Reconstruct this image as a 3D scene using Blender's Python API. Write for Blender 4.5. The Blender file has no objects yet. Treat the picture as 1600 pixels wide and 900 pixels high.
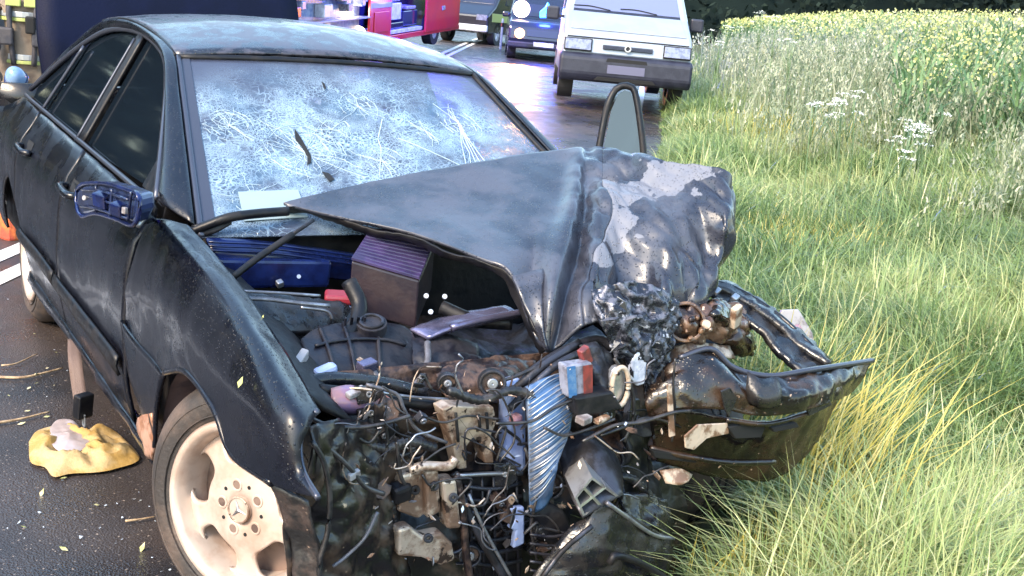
import bpy, bmesh, math, random
import numpy as np
from mathutils import Vector, Matrix, noise
random.seed(7); RNG = np.random.default_rng(7)
scn = bpy.context.scene
COL = scn.collection
rad = math.radians

# ------------------------------------------------------------------ camera, sky, sun, exposure
CAM = Vector((2.639, -1.639, 1.613)); YAW, PIT, ROLL, FPX = rad(147.417), rad(13.775), rad(5.437), 1750.0
FWD = Vector((math.cos(PIT)*math.cos(YAW), math.cos(PIT)*math.sin(YAW), -math.sin(PIT)))
_r = FWD.cross(Vector((0, 0, 1))).normalized(); _u = _r.cross(FWD)
RGT = _r*math.cos(ROLL)+_u*math.sin(ROLL); UPV = -_r*math.sin(ROLL)+_u*math.cos(ROLL)
cd = bpy.data.cameras.new('camera'); cam = bpy.data.objects.new('camera', cd); COL.objects.link(cam)
m = Matrix((RGT, UPV, -FWD)).transposed().to_4x4(); m.translation = CAM; cam.matrix_world = m
cd.sensor_width = 36; cd.lens = FPX/1600*36; cd.clip_end = 2000; cd.clip_start = .05
scn.camera = cam

SUN_AZ, SUN_EL = rad(-72), rad(38)
w = bpy.data.worlds.new('World'); scn.world = w; w.use_nodes = True
nt = w.node_tree; bg = nt.nodes['Background']
sky = nt.nodes.new('ShaderNodeTexSky'); sky.sky_type = 'NISHITA'; sky.sun_disc = False
sky.sun_elevation = SUN_EL; sky.sun_rotation = math.pi/2-SUN_AZ; sky.air_density = 1.8; sky.dust_density = 1.5; sky.ozone_density = 3.5
nt.links.new(sky.outputs[0], bg.inputs[0]); bg.inputs[1].default_value = .15
sd = bpy.data.lights.new('sun', 'SUN'); sd.energy = 1.5; sd.angle = rad(20); sd.color = (1, .80, .58)
sun = bpy.data.objects.new('sun', sd); COL.objects.link(sun)
sv = Vector((math.cos(SUN_EL)*math.cos(SUN_AZ), math.cos(SUN_EL)*math.sin(SUN_AZ), math.sin(SUN_EL)))
sun.rotation_euler = sv.to_track_quat('Z', 'Y').to_euler()
scn.view_settings.view_transform = 'Standard'; scn.view_settings.look = 'None'
scn.view_settings.exposure = 2.3; scn.view_settings.gamma = 1
scn.cycles.max_bounces = 6; scn.cycles.transparent_max_bounces = 12

# ------------------------------------------------------------------ helpers
def k(px, py, axis='x', val=0.0):
    """ray through a traced point of the photograph, met with a plane of the place (axis=value) or at a depth"""
    v = FWD + RGT*((px-800)/FPX) + UPV*((450-py)/FPX)
    if axis == 'd': t = val
    else:
        i = 'xyz'.index(axis); t = (val-CAM[i])/v[i]
    return CAM+v*t
def ks(pts, axis='x', val=None):
    return [k(p[0], p[1], axis, p[2] if len(p) > 2 else val) for p in pts]

def tag(o, label=None, cat=None, group=None, kind=None):
    for key, v in (('label', label), ('category', cat), ('group', group), ('kind', kind)):
        if v: o[key] = v
    return o
def empty(name, loc=(0, 0, 0), rz=0):
    o = bpy.data.objects.new(name, None); COL.objects.link(o); o.location = loc; o.rotation_euler = (0, 0, rz); o.empty_display_size = .1
    return o
def mesh(name, v, f, mat, parent=None, smooth=True, solid=0, bevel=0, sub=0, off=0):
    me = bpy.data.meshes.new(name); me.from_pydata([tuple(p) for p in v], [], f); me.validate(); me.update()
    if smooth: me.polygons.foreach_set('use_smooth', [True]*len(me.polygons))
    o = bpy.data.objects.new(name, me); COL.objects.link(o)
    if mat: me.materials.append(mat)
    if parent:
        o.parent = parent
    if solid:
        s = o.modifiers.new('t', 'SOLIDIFY'); s.thickness = solid; s.offset = off
    if bevel:
        b = o.modifiers.new('b', 'BEVEL'); b.width = bevel; b.segments = 2; b.limit_method = 'ANGLE'
    if sub:
        s = o.modifiers.new('s', 'SUBSURF'); s.levels = sub; s.render_levels = sub
    return o
def catmull(pts, n):
    pts = [Vector(p) for p in pts]
    if len(pts) == 1: return [pts[0].copy() for _ in range(n)]
    L = [0]
    for a, b in zip(pts, pts[1:]): L.append(L[-1]+max((b-a).length, 1e-6))
    out = []
    for i in range(n):
        s = L[-1]*i/(n-1); j = 0
        while j < len(pts)-2 and L[j+1] < s: j += 1
        t = (s-L[j])/(L[j+1]-L[j]); t = min(max(t, 0), 1)
        p1, p2 = pts[j], pts[j+1]; p0 = pts[j-1] if j else p1*2-p2; p3 = pts[j+2] if j+2 < len(pts) else p2*2-p1
        out.append(.5*((2*p1)+(p2-p0)*t+(2*p0-5*p1+4*p2-p3)*t*t+(3*p1-p0-3*p2+p3)*t**3))
    return out
def fractal(p, s, seed=0, o=3):
    a, tot = 1, 0
    for i in range(o):
        tot += a*noise.noise(p*s+Vector((seed*7.3, seed*3.1, i*11.7))); s *= 2.1; a *= .5
    return tot
def crumple(verts, faces, amp, scale, seed=0, mask=None, sharp=True):
    """push the sheet in and out along its normals in folds"""
    nrm = [Vector() for _ in verts]
    for f in faces:
        n = (verts[f[1]]-verts[f[0]]).cross(verts[f[2]]-verts[f[0]])
        for i in f: nrm[i] += n
    out = []
    for p, n in zip(verts, nrm):
        if n.length: n.normalize()
        h = fractal(p, scale, seed)
        if sharp: h = 1-2*abs(h)**.8
        out.append(p+n*amp*h*(mask(p) if mask else 1))
    return out
def loft(name, rows, nu, nv, mat, parent, thick=.0, amp=0, scale=6, seed=0, mask=None, smooth=True, sharp=True, off=0):
    rs = [catmull(r, nu) for r in rows]; cols = [catmull([r[i] for r in rs], nv) for i in range(nu)]
    v = [cols[i][j] for i in range(nu) for j in range(nv)]
    f = [(i*nv+j, (i+1)*nv+j, (i+1)*nv+j+1, i*nv+j+1) for i in range(nu-1) for j in range(nv-1)]
    if amp: v = crumple(v, f, amp, scale, seed, mask, sharp)
    return mesh(name, v, f, mat, parent, smooth, thick, off=off)
def tube(name, pts, r, mat, parent, n=8, seg=None, smooth=True, taper=None):
    seg = seg or max(4, len(pts)*4); p = catmull(pts, seg) if seg > len(pts) else [Vector(q) for q in pts]
    v, f = [], []
    up = Vector((0, 0, 1))
    for i, q in enumerate(p):
        t = (p[min(i+1, len(p)-1)]-p[max(i-1, 0)]).normalized()
        a = t.cross(up); a = a.normalized() if a.length > .05 else Vector((1, 0, 0)); b = t.cross(a)
        rr = r*(taper(i/(len(p)-1)) if taper else 1)
        for j in range(n):
            c = 2*math.pi*j/n; v.append(q+a*(rr*math.cos(c))+b*(rr*math.sin(c)))
    for i in range(len(p)-1):
        for j in range(n):
            f.append((i*n+j, i*n+(j+1) % n, (i+1)*n+(j+1) % n, (i+1)*n+j))
    f.append(tuple(range(n-1, -1, -1))); f.append(tuple(range((len(p)-1)*n, len(p)*n)))
    return mesh(name, v, f, mat, parent, smooth)
def slab(name, outline, thick, mat, parent, bevel=.004, direction=(-1, 0, 0), amp=0, scale=8, seed=0, smooth=False):
    """a traced outline (3D points) given thickness along a direction"""
    d = Vector(direction).normalized()*thick; n = len(outline)
    v = [Vector(p) for p in outline]+[Vector(p)+d for p in outline]
    if amp: v = [p+Vector((fractal(p, scale, seed), fractal(p, scale, seed+3), fractal(p, scale, seed+5)))*amp for p in v]
    f = [tuple(range(n)), tuple(range(2*n-1, n-1, -1))]+[(i, i+n, (i+1) % n+n, (i+1) % n) for i in range(n)]
    return mesh(name, v, f, mat, parent, smooth, bevel=bevel)
def box(name, c, s, mat, parent, rot=(0, 0, 0), bevel=.01, basis=None, taper=1.0):
    from mathutils import Euler
    R = basis if basis else Euler(rot).to_matrix()
    v = []
    for z in (-1, 1):
        q = taper if z > 0 else 1
        for x, y in ((-1, -1), (1, -1), (1, 1), (-1, 1)):
            v.append(Vector(c)+R @ Vector((x*s[0]/2*q, y*s[1]/2*q, z*s[2]/2)))
    f = [(3, 2, 1, 0), (4, 5, 6, 7), (0, 1, 5, 4), (1, 2, 6, 5), (2, 3, 7, 6), (3, 0, 4, 7)]
    return mesh(name, v, f, mat, parent, False, bevel=bevel)
def ring(name, c, axis, r0, r1, depth, mat, parent, n=32):
    """a flat-walled ring (outer r1, inner r0) or a disc when r0 is 0"""
    ax = Vector(axis).normalized(); a = ax.orthogonal().normalized(); b = ax.cross(a); v, f = [], []
    prof = [(r0, 0), (r1, 0), (r1, -depth), (r0, -depth)]
    for i in range(n):
        t = 2*math.pi*i/n
        for r, h in prof: v.append(Vector(c)+(a*math.cos(t)+b*math.sin(t))*max(r, 1e-4)+ax*h)
    for i in range(n):
        for j in range(4):
            f.append((i*4+j, i*4+(j+1) % 4, ((i+1) % n)*4+(j+1) % 4, ((i+1) % n)*4+j))
    return mesh(name, v, f, mat, parent, False, bevel=min(.003, depth*.2))

# ------------------------------------------------------------------ materials
def new_mat(name):
    m_ = bpy.data.materials.new(name); m_.use_nodes = True
    return m_, m_.node_tree, m_.node_tree.nodes, m_.node_tree.links, m_.node_tree.nodes['Principled BSDF']
def mat(name, c, rough=.5, metal=0, c2=None, scale=6, lo=.42, hi=.6, bump=0, bscale=60, c3=None, scale3=30, lo3=.6, hi3=.66, r2=None, coat=0, spec=.5, trans=0, emit=None, drops=0, detail=5):
    m_, t, n, l, p = new_mat(name)
    tc = n.new('ShaderNodeTexCoord'); co = tc.outputs['Object']
    p.inputs['Roughness'].default_value = rough; p.inputs['Metallic'].default_value = metal
    p.inputs['Base Color'].default_value = (*c, 1); p.inputs['Specular IOR Level'].default_value = spec
    p.inputs['Coat Weight'].default_value = coat; p.inputs['Coat Roughness'].default_value = .06
    p.inputs['Transmission Weight'].default_value = trans
    def ramp(sc, a, b, det=5):
        nz = n.new('ShaderNodeTexNoise'); nz.inputs['Scale'].default_value = sc; nz.inputs['Detail'].default_value = det; nz.inputs['Roughness'].default_value = .62
        l.new(co, nz.inputs['Vector'])
        mr = n.new('ShaderNodeMapRange'); mr.inputs['From Min'].default_value = a; mr.inputs['From Max'].default_value = b; mr.interpolation_type = 'SMOOTHSTEP'
        l.new(nz.outputs['Fac'], mr.inputs['Value']); return mr.outputs[0]
    col = None
    if c2:
        fac = ramp(scale, lo, hi, detail); mx = n.new('ShaderNodeMix'); mx.data_type = 'RGBA'
        mx.inputs['A'].default_value = (*c, 1); mx.inputs['B'].default_value = (*c2, 1); l.new(fac, mx.inputs['Factor']); col = mx.outputs['Result']
        if r2 is not None:
            mr = n.new('ShaderNodeMapRange'); mr.inputs['To Min'].default_value = rough; mr.inputs['To Max'].default_value = r2
            l.new(fac, mr.inputs['Value']); l.new(mr.outputs[0], p.inputs['Roughness'])
    if c3:
        fac = ramp(scale3, lo3, hi3); mx = n.new('ShaderNodeMix'); mx.data_type = 'RGBA'
        if col: l.new(col, mx.inputs['A'])
        else: mx.inputs['A'].default_value = (*c, 1)
        mx.inputs['B'].default_value = (*c3, 1); l.new(fac, mx.inputs['Factor']); col = mx.outputs['Result']
    if col: l.new(col, p.inputs['Base Color'])
    h = None
    if bump:
        nz = n.new('ShaderNodeTexNoise'); nz.inputs['Scale'].default_value = bscale; nz.inputs['Detail'].default_value = 4; l.new(co, nz.inputs['Vector'])
        b = n.new('ShaderNodeBump'); b.inputs['Strength'].default_value = bump; b.inputs['Distance'].default_value = .01
        l.new(nz.outputs['Fac'], b.inputs['Height']); l.new(b.outputs[0], p.inputs['Normal']); h = b
    if drops:
        vo = n.new('ShaderNodeTexVoronoi'); vo.inputs['Scale'].default_value = 130; l.new(co, vo.inputs['Vector'])
        mr = n.new('ShaderNodeMapRange'); mr.inputs['From Min'].default_value = .34; mr.inputs['From Max'].default_value = .12; l.new(vo.outputs['Distance'], mr.inputs['Value'])
        sp = n.new('ShaderNodeMath'); sp.operation = 'GREATER_THAN'; sp.inputs[1].default_value = .45
        sx = n.new('ShaderNodeSeparateColor'); l.new(vo.outputs['Color'], sx.inputs[0]); l.new(sx.outputs[0], sp.inputs[0])
        mu = n.new('ShaderNodeMath'); mu.operation = 'MULTIPLY'; l.new(mr.outputs[0], mu.inputs[0]); l.new(sp.outputs[0], mu.inputs[1])
        b = n.new('ShaderNodeBump'); b.inputs['Strength'].default_value = drops; b.inputs['Distance'].default_value = .004; l.new(mu.outputs[0], b.inputs['Height'])
        if h: l.new(h.outputs[0], b.inputs['Normal'])
        l.new(b.outputs[0], p.inputs['Normal'])
    if emit:
        p.inputs['Emission Color'].default_value = (*emit[0], 1); p.inputs['Emission Strength'].default_value = emit[1]
    return m_

PAINT = mat('wet_black_paint', (.003, .0035, .007), .22, c2=(.005, .006, .011), scale=5, r2=.38, coat=.12, spec=.30, drops=.55, bump=.04, bscale=9)
ROOFP = mat('wet_roof_paint_sky_sheen', (.008, .009, .015), .26, c2=(.042, .040, .057), scale=13, lo=.42, hi=.58, r2=.5, coat=.25, drops=.6, bump=.08, bscale=14)  # lilac mottling imitates sky and branches mirrored in the black roof
HOODP = mat('wet_hood_paint_sky_sheen', (.013, .0145, .022), .27, c2=(.042, .044, .060), scale=6, lo=.40, hi=.62, r2=.48, coat=.3, drops=.8, bump=.10, bscale=24)  # sky reflection off wet droplets painted in as paler patches on black
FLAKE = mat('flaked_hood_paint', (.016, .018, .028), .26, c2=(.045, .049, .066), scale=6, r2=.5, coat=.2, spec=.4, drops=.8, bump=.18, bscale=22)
def add_flakes(m_, spots, colour):
    """bare metal where the paint has flaked off round the given spots"""
    n, l = m_.node_tree.nodes, m_.node_tree.links; p = n['Principled BSDF']; tc = n.new('ShaderNodeTexCoord'); near = None
    for c, r in spots:
        d = n.new('ShaderNodeVectorMath'); d.operation = 'DISTANCE'; d.inputs[1].default_value = c; l.new(tc.outputs['Object'], d.inputs[0])
        mr = n.new('ShaderNodeMapRange'); mr.inputs['From Min'].default_value = r; mr.inputs['From Max'].default_value = 0; l.new(d.outputs['Value'], mr.inputs['Value'])
        if near is None: near = mr.outputs[0]
        else:
            q = n.new('ShaderNodeMath'); q.operation = 'MAXIMUM'; l.new(near, q.inputs[0]); l.new(mr.outputs[0], q.inputs[1]); near = q.outputs[0]
    nz = n.new('ShaderNodeTexNoise'); nz.inputs['Scale'].default_value = 19; nz.inputs['Detail'].default_value = 7; l.new(tc.outputs['Object'], nz.inputs['Vector'])
    ad = n.new('ShaderNodeMath'); ad.operation = 'MULTIPLY_ADD'; ad.inputs[1].default_value = .75; l.new(near, ad.inputs[0]); l.new(nz.outputs['Fac'], ad.inputs[2])
    mr = n.new('ShaderNodeMapRange'); mr.inputs['From Min'].default_value = .79; mr.inputs['From Max'].default_value = .81; l.new(ad.outputs[0], mr.inputs['Value'])
    old = p.inputs['Base Color'].links[0].from_socket; mx = n.new('ShaderNodeMix'); mx.data_type = 'RGBA'; l.new(old, mx.inputs['A']); mx.inputs['B'].default_value = (*colour, 1); l.new(mr.outputs[0], mx.inputs['Factor']); l.new(mx.outputs['Result'], p.inputs['Base Color'])
    cw = n.new('ShaderNodeMath'); cw.operation = 'MULTIPLY_ADD'; cw.inputs[1].default_value = -.2; cw.inputs[2].default_value = .2; l.new(mr.outputs[0], cw.inputs[0]); l.new(cw.outputs[0], p.inputs['Coat Weight'])
add_flakes(FLAKE, [(tuple(k(965, 285, 'x', .0)), .17), (tuple(k(1055, 272, 'x', .04)), .16), (tuple(k(1110, 285, 'x', .12)), .10), (tuple(k(948, 345, 'x', .12)), .15), (tuple(k(935, 400, 'x', .22)), .08)], (.125, .13, .155))
BLACKP = mat('black_plastic', (.004, .0045, .007), .42, c2=(.011, .010, .011), scale=14, spec=.28, r2=.6, bump=.15, bscale=40)
WETPL = mat('wet_black_plastic', (.006, .007, .010), .18, c2=(.016, .014, .014), scale=18, r2=.4, bump=.3, bscale=30, drops=.4)
COVER = mat('engine_cover_plastic', (.008, .008, .013), .36, c2=(.018, .017, .022), scale=16, spec=.35, r2=.6, bump=.2, bscale=70)
NAVY = mat('blue_lit_plastic', (.003, .006, .034), .22, c2=(.006, .014, .075), scale=8, bump=.1, bscale=20)  # cowl and mirror parts: blue light painted into dark plastic
PURPLE = mat('purple_lit_lid_plastic', (.026, .020, .060), .3, c2=(.042, .028, .085), scale=20, bump=.1)  # dark lid coloured by the purple light falling on its ribs
BROWNB = mat('dark_brown_box_plastic', (.016, .010, .016), .4, c2=(.028, .017, .02), scale=12, bump=.1)
MUDP = mat('muddy_brown_sheen_bumper', (.006, .005, .005), .14, c2=(.034, .018, .010), scale=7, lo=.46, hi=.64, r2=.38, bump=.2, bscale=26, c3=(.32, .22, .15), scale3=55, lo3=.66, hi3=.70, drops=.3)  # brown patches are reflections painted over black; pale specks are dirt
MUDPL = mat('muddy_black_liner', (.006, .006, .007), .28, c2=(.055, .032, .020), scale=7.5, lo=.48, hi=.64, r2=.65, bump=.3, bscale=30, c3=(.42, .30, .20), scale3=22, lo3=.64, hi3=.70)
RUSTM = mat('brown_tangled_metal', (.022, .016, .018), .35, .5, c2=(.10, .062, .048), scale=24, r2=.6, bump=.4, bscale=50)
TANM = mat('warm_lit_pale_metal', (.46, .37, .30), .34, .5, c2=(.16, .10, .07), scale=14, lo=.44, hi=.60, r2=.6, bump=.35, bscale=34, c3=(.03, .018, .014), scale3=24, lo3=.58, hi3=.63)  # warm frontal light painted into the metal colour; darker stains are dirt
STEEL = mat('grey_steel', (.30, .31, .34), .32, .8, c2=(.14, .14, .16), scale=12, r2=.55, bump=.1)
DSTEEL = mat('dark_steel', (.045, .047, .060), .35, .6, c2=(.014, .013, .015), scale=14, r2=.6, bump=.2)
ALU = mat('bright_aluminium', (.62, .63, .66), .28, .9, c2=(.36, .36, .38), scale=10, r2=.5, bump=.1, bscale=30)
LILAC = mat('lilac_brace_metal', (.16, .15, .24), .25, .7, c2=(.08, .08, .14), scale=8, bump=.1)
RUBBER = mat('tyre_rubber', (.028, .024, .023), .6, c2=(.10, .07, .055), scale=7, lo=.4, hi=.7, bump=.25, bscale=90)
RIM = mat('dusty_wheel_alloy', (.54, .45, .39), .34, .4, c2=(.42, .31, .25), scale=6, r2=.5, bump=.03, bscale=40, c3=(.20, .13, .09), scale3=38, lo3=.70, hi3=.74)
RIMD = mat('rim_recess_alloy', (.20, .14, .115), .5, .3, c2=(.09, .06, .05), scale=12)
HOLE = mat('black_void', (.002, .002, .003), .8)
SEAT = mat('dark_seat_cloth', (.012, .013, .02), .8, bump=.2, bscale=120)
CABLE = mat('black_cable', (.010, .010, .012), .38, c2=(.04, .035, .035), scale=20)
HOSE = mat('grey_hose', (.10, .10, .12), .4, c2=(.06, .055, .06), scale=20)
WHITEP = mat('dirty_white_plastic', (.27, .26, .27), .4, c2=(.12, .10, .10), scale=18, lo=.45, hi=.6)
BLUEW = mat('pale_blue_plastic', (.26, .32, .50), .35, c2=(.13, .18, .38), scale=9)
PINKP = mat('pinkish_reservoir_plastic', (.30, .15, .15), .3, c2=(.16, .11, .22), scale=7)
REDP = mat('red_cap_plastic', (.20, .018, .03), .35)
RADB = mat('radiator_blue_metal', (.07, .14, .27), .35, .4, c2=(.17, .22, .33), scale=14, r2=.5, bump=.2)
MIRB = mat('blue_lit_mirror_plastic', (.005, .008, .030), .22, c2=(.018, .030, .085), scale=16)  # blue light on the bare mechanism is put into its colour
CREAM = mat('cream_plastic', (.40, .32, .25), .4, c2=(.14, .08, .05), scale=22, lo=.45, hi=.58, bump=.2)
BELT = mat('brown_belt_webbing', (.11, .07, .055), .7, bump=.3, bscale=300)
BAREM = mat('scraped_bare_sill', (.50, .30, .22), .4, .3, c2=(.30, .14, .08), scale=14, bump=.2)
TRIMG = mat('grey_window_trim', (.045, .05, .07), .3, .4)

def glass_dark(name, c, rough=.05, alpha=.8):
    m_, t, n, l, p = new_mat(name)
    p.inputs['Base Color'].default_value = (*c, 1); p.inputs['Roughness'].default_value = rough
    tr = n.new('ShaderNodeBsdfTransparent'); tr.inputs[0].default_value = (.5, .6, .6, 1); mx = n.new('ShaderNodeMixShader'); mx.inputs[0].default_value = alpha
    l.new(tr.outputs[0], mx.inputs[1]); l.new(p.outputs[0], mx.inputs[2]); l.new(mx.outputs[0], n['Material Output'].inputs[0])
    return m_
SIDEGL = glass_dark('dark_side_glass', (.006, .010, .016), .06, .75)
DOORGL = glass_dark('pale_green_door_glass', (.045, .062, .070), .12, .85)
VANGL = glass_dark('pale_van_windscreen', (.13, .15, .26), .25, .95)

def windscreen_mat():
    m_, t, n, l, p = new_mat('shattered_windscreen_glass')
    tc = n.new('ShaderNodeTexCoord'); wn = n.new('ShaderNodeTexNoise'); wn.inputs['Scale'].default_value = 5; wn.inputs['Detail'].default_value = 3
    l.new(tc.outputs['Object'], wn.inputs['Vector'])
    ma = n.new('ShaderNodeVectorMath'); ma.operation = 'MULTIPLY_ADD'; ma.inputs[1].default_value = (.16, .16, .16)
    l.new(wn.outputs['Color'], ma.inputs[0]); l.new(tc.outputs['Object'], ma.inputs[2])
    def edges(sc, wd):
        v = n.new('ShaderNodeTexVoronoi'); v.feature = 'DISTANCE_TO_EDGE'; v.inputs['Scale'].default_value = sc; l.new(ma.outputs[0], v.inputs['Vector'])
        mr = n.new('ShaderNodeMapRange'); mr.inputs['From Min'].default_value = wd; mr.inputs['From Max'].default_value = 0; l.new(v.outputs['Distance'], mr.inputs['Value']); return mr.outputs[0]
    def msk(sc, a, b, off):
        nz = n.new('ShaderNodeTexNoise'); nz.inputs['Scale'].default_value = sc; nz.inputs['Detail'].default_value = 4
        mp = n.new('ShaderNodeMapping'); mp.inputs['Location'].default_value = (off, off*.7, 0); l.new(tc.outputs['Object'], mp.inputs[0]); l.new(mp.outputs[0], nz.inputs['Vector'])
        mr = n.new('ShaderNodeMapRange'); mr.inputs['From Min'].default_value = a; mr.inputs['From Max'].default_value = b; l.new(nz.outputs['Fac'], mr.inputs['Value']); return mr.outputs[0]
    def mul(a, b):
        q = n.new('ShaderNodeMath'); q.operation = 'MULTIPLY'; l.new(a, q.inputs[0]); l.new(b, q.inputs[1]); return q.outputs[0]
    def mx(a, b):
        q = n.new('ShaderNodeMath'); q.operation = 'MAXIMUM'; l.new(a, q.inputs[0]); l.new(b, q.inputs[1]); return q.outputs[0]
    # the web is dense round the blows and absent along the top edge: distance to the blows decides
    near = None
    for c, r in WS_BLOWS:
        d = n.new('ShaderNodeVectorMath'); d.operation = 'DISTANCE'; d.inputs[1].default_value = c; l.new(tc.outputs['Object'], d.inputs[0])
        mr = n.new('ShaderNodeMapRange'); mr.inputs['From Min'].default_value = r; mr.inputs['From Max'].default_value = r*.25; mr.interpolation_type = 'SMOOTHSTEP'; l.new(d.outputs['Value'], mr.inputs['Value'])
        near = mr.outputs[0] if near is None else mx(near, mr.outputs[0])
    web = mx(mul(edges(42, .10), msk(5, .38, .58, 2)), mul(edges(90, .18), msk(6, .42, .56, 9)))
    web = mx(web, mul(edges(150, .25), msk(8, .46, .60, 5)))
    web = mul(web, near)
    haze = mul(msk(7, .38, .68, 14), near)
    col = n.new('ShaderNodeMix'); col.data_type = 'RGBA'; col.inputs['A'].default_value = (.055, .066, .105, 1); col.inputs['B'].default_value = (.065, .12, .19, 1); l.new(haze, col.inputs['Factor'])
    col2 = n.new('ShaderNodeMix'); col2.data_type = 'RGBA'; l.new(col.outputs['Result'], col2.inputs['A']); col2.inputs['B'].default_value = (.29, .40, .50, 1); l.new(web, col2.inputs['Factor'])
    l.new(col2.outputs['Result'], p.inputs['Base Color']); p.inputs['Roughness'].default_value = .22
    b = n.new('ShaderNodeBump'); b.inputs['Strength'].default_value = .5; b.inputs['Distance'].default_value = .004; l.new(web, b.inputs['Height']); l.new(b.outputs[0], p.inputs['Normal'])
    tr = n.new('ShaderNodeBsdfTransparent'); ms = n.new('ShaderNodeMixShader'); fa = n.new('ShaderNodeMapRange'); fa.inputs['To Min'].default_value = .64; fa.inputs['To Max'].default_value = 1; l.new(web, fa.inputs['Value'])
    l.new(fa.outputs[0], ms.inputs[0]); l.new(tr.outputs[0], ms.inputs[1]); l.new(p.outputs[0], ms.inputs[2]); l.new(ms.outputs[0], n['Material Output'].inputs[0])
    return m_

def road_mat():
    m_, t, n, l, p = new_mat('wet_asphalt')
    tc = n.new('ShaderNodeTexCoord'); co = tc.outputs['Object']
    def nz(sc, det=5):
        q = n.new('ShaderNodeTexNoise'); q.inputs['Scale'].default_value = sc; q.inputs['Detail'].default_value = det; l.new(co, q.inputs['Vector']); return q.outputs['Fac']
    r = n.new('ShaderNodeValToRGB'); r.color_ramp.elements[0].position = .36; r.color_ramp.elements[0].color = (.022, .021, .023, 1); r.color_ramp.elements[1].position = .66; r.color_ramp.elements[1].color = (.060, .045, .038, 1)
    l.new(nz(1.3), r.inputs[0])
    sp = n.new('ShaderNodeMapRange'); sp.inputs['From Min'].default_value = .66; sp.inputs['From Max'].default_value = .70; l.new(nz(75, 2), sp.inputs['Value'])
    mx = n.new('ShaderNodeMix'); mx.data_type = 'RGBA'; l.new(sp.outputs[0], mx.inputs['Factor']); l.new(r.outputs[0], mx.inputs['A']); mx.inputs['B'].default_value = (.22, .18, .15, 1)
    l.new(mx.outputs['Result'], p.inputs['Base Color'])
    rr = n.new('ShaderNodeMapRange'); rr.inputs['From Min'].default_value = .35; rr.inputs['From Max'].default_value = .65; rr.inputs['To Min'].default_value = .16; rr.inputs['To Max'].default_value = .55; l.new(nz(2.2), rr.inputs['Value']); l.new(rr.outputs[0], p.inputs['Roughness'])
    v = n.new('ShaderNodeTexVoronoi'); v.inputs['Scale'].default_value = 150; l.new(co, v.inputs['Vector'])
    b = n.new('ShaderNodeBump'); b.inputs['Strength'].default_value = .45; b.inputs['Distance'].default_value = .004; l.new(v.outputs['Distance'], b.inputs['Height']); l.new(b.outputs[0], p.inputs['Normal'])
    return m_

# ------------------------------------------------------------------ ground
RD = Vector((math.cos(rad(146)), math.sin(rad(146)), 0)); RT = Vector((math.sin(rad(146)), -math.cos(rad(146)), 0))  # along the road, and to its right
def sm(a, b, x):
    t = min(max((x-a)/(b-a), 0), 1); return t*t*(3-2*t)
def st(x, y): return x*RD.x+y*RD.y, x*RT.x+y*RT.y
def edge_t(s): return .62+.085*max(0, s)*sm(0, 12, s)*.9
def gz(x, y):
    s, t = st(x, y); z = .35*sm(3, 16, s)+.25*sm(18, 40, s); u = t-edge_t(s)
    if u > 0:
        z += .05*sm(0, .4, u)+.45*sm(1.0, 4.5, u)+.55*sm(3.0, 8, u)+.03*noise.noise(Vector((x*.9, y*.9, 0)))*sm(.3, 1.5, u)
    return z
def W2(s, t, dz=0):
    x = RD.x*s+RT.x*t; y = RD.y*s+RT.y*t; return Vector((x, y, gz(x, y)+dz))
def sheet(name, ss, ts, mt, dz, kind='structure', tf=None):
    v = []; f = []; nt_ = len(ts)
    for s in ss:
        for t in ts: v.append(W2(s, tf(s, t) if tf else t, dz))
    for i in range(len(ss)-1):
        for j in range(nt_-1): f.append((i*nt_+j, i*nt_+j+1, (i+1)*nt_+j+1, (i+1)*nt_+j))
    return tag(mesh(name, v, f, mt), kind=kind)
SS = [-14, -8, -5]+[-4+.5*i for i in range(60)]+[27+3*i for i in range(12)]+[70, 90, 130, 200, 320]
ROADM = road_mat()
SOIL = mat('verge_soil_and_thatch', (.045, .055, .02), .9, c2=(.03, .045, .015), scale=3, c3=(.12, .10, .05), scale3=20, lo3=.5, hi3=.7, bump=.5, bscale=30)
sheet('road', SS, [-9+.5*i for i in range(18)]+[.2*i for i in range(0, 16)], ROADM, 0, tf=lambda s, t: min(t, edge_t(s)+.12) if t > -.1 else t)
sheet('verge_ground', SS, [0, .06, .2, .45, .8, 1.3, 2, 3, 4, 5, 6.5, 8, 10, 14, 20, 35, 60, 120, 250], SOIL, .012, tf=lambda s, t: edge_t(s)+t)
sheet('far_verge_ground', SS, [-250, -80, -30, -14, -8.9], SOIL, .006)
LINEM = mat('worn_white_road_paint', (.72, .70, .68), .4, c2=(.45, .43, .42), scale=9, lo=.5, hi=.7, bump=.2, bscale=80)
for t0 in (-2.95, -2.72):
    o = sheet('road_marking', [-8+.5*i for i in range(60)]+[25+3*i for i in range(20)], [t0-.06, t0+.06], LINEM, .005)
o = sheet('road_marking', [3+.5*i for i in range(60)], [-.42, -.30], LINEM, .005, tf=lambda s, t: edge_t(s)+t)

# ------------------------------------------------------------------ the wrecked car
car = empty('wrecked_car', (0, 0, 0))
tag(car, 'wrecked black saloon with crushed front end, buckled bonnet and shattered windscreen', 'car')

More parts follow.
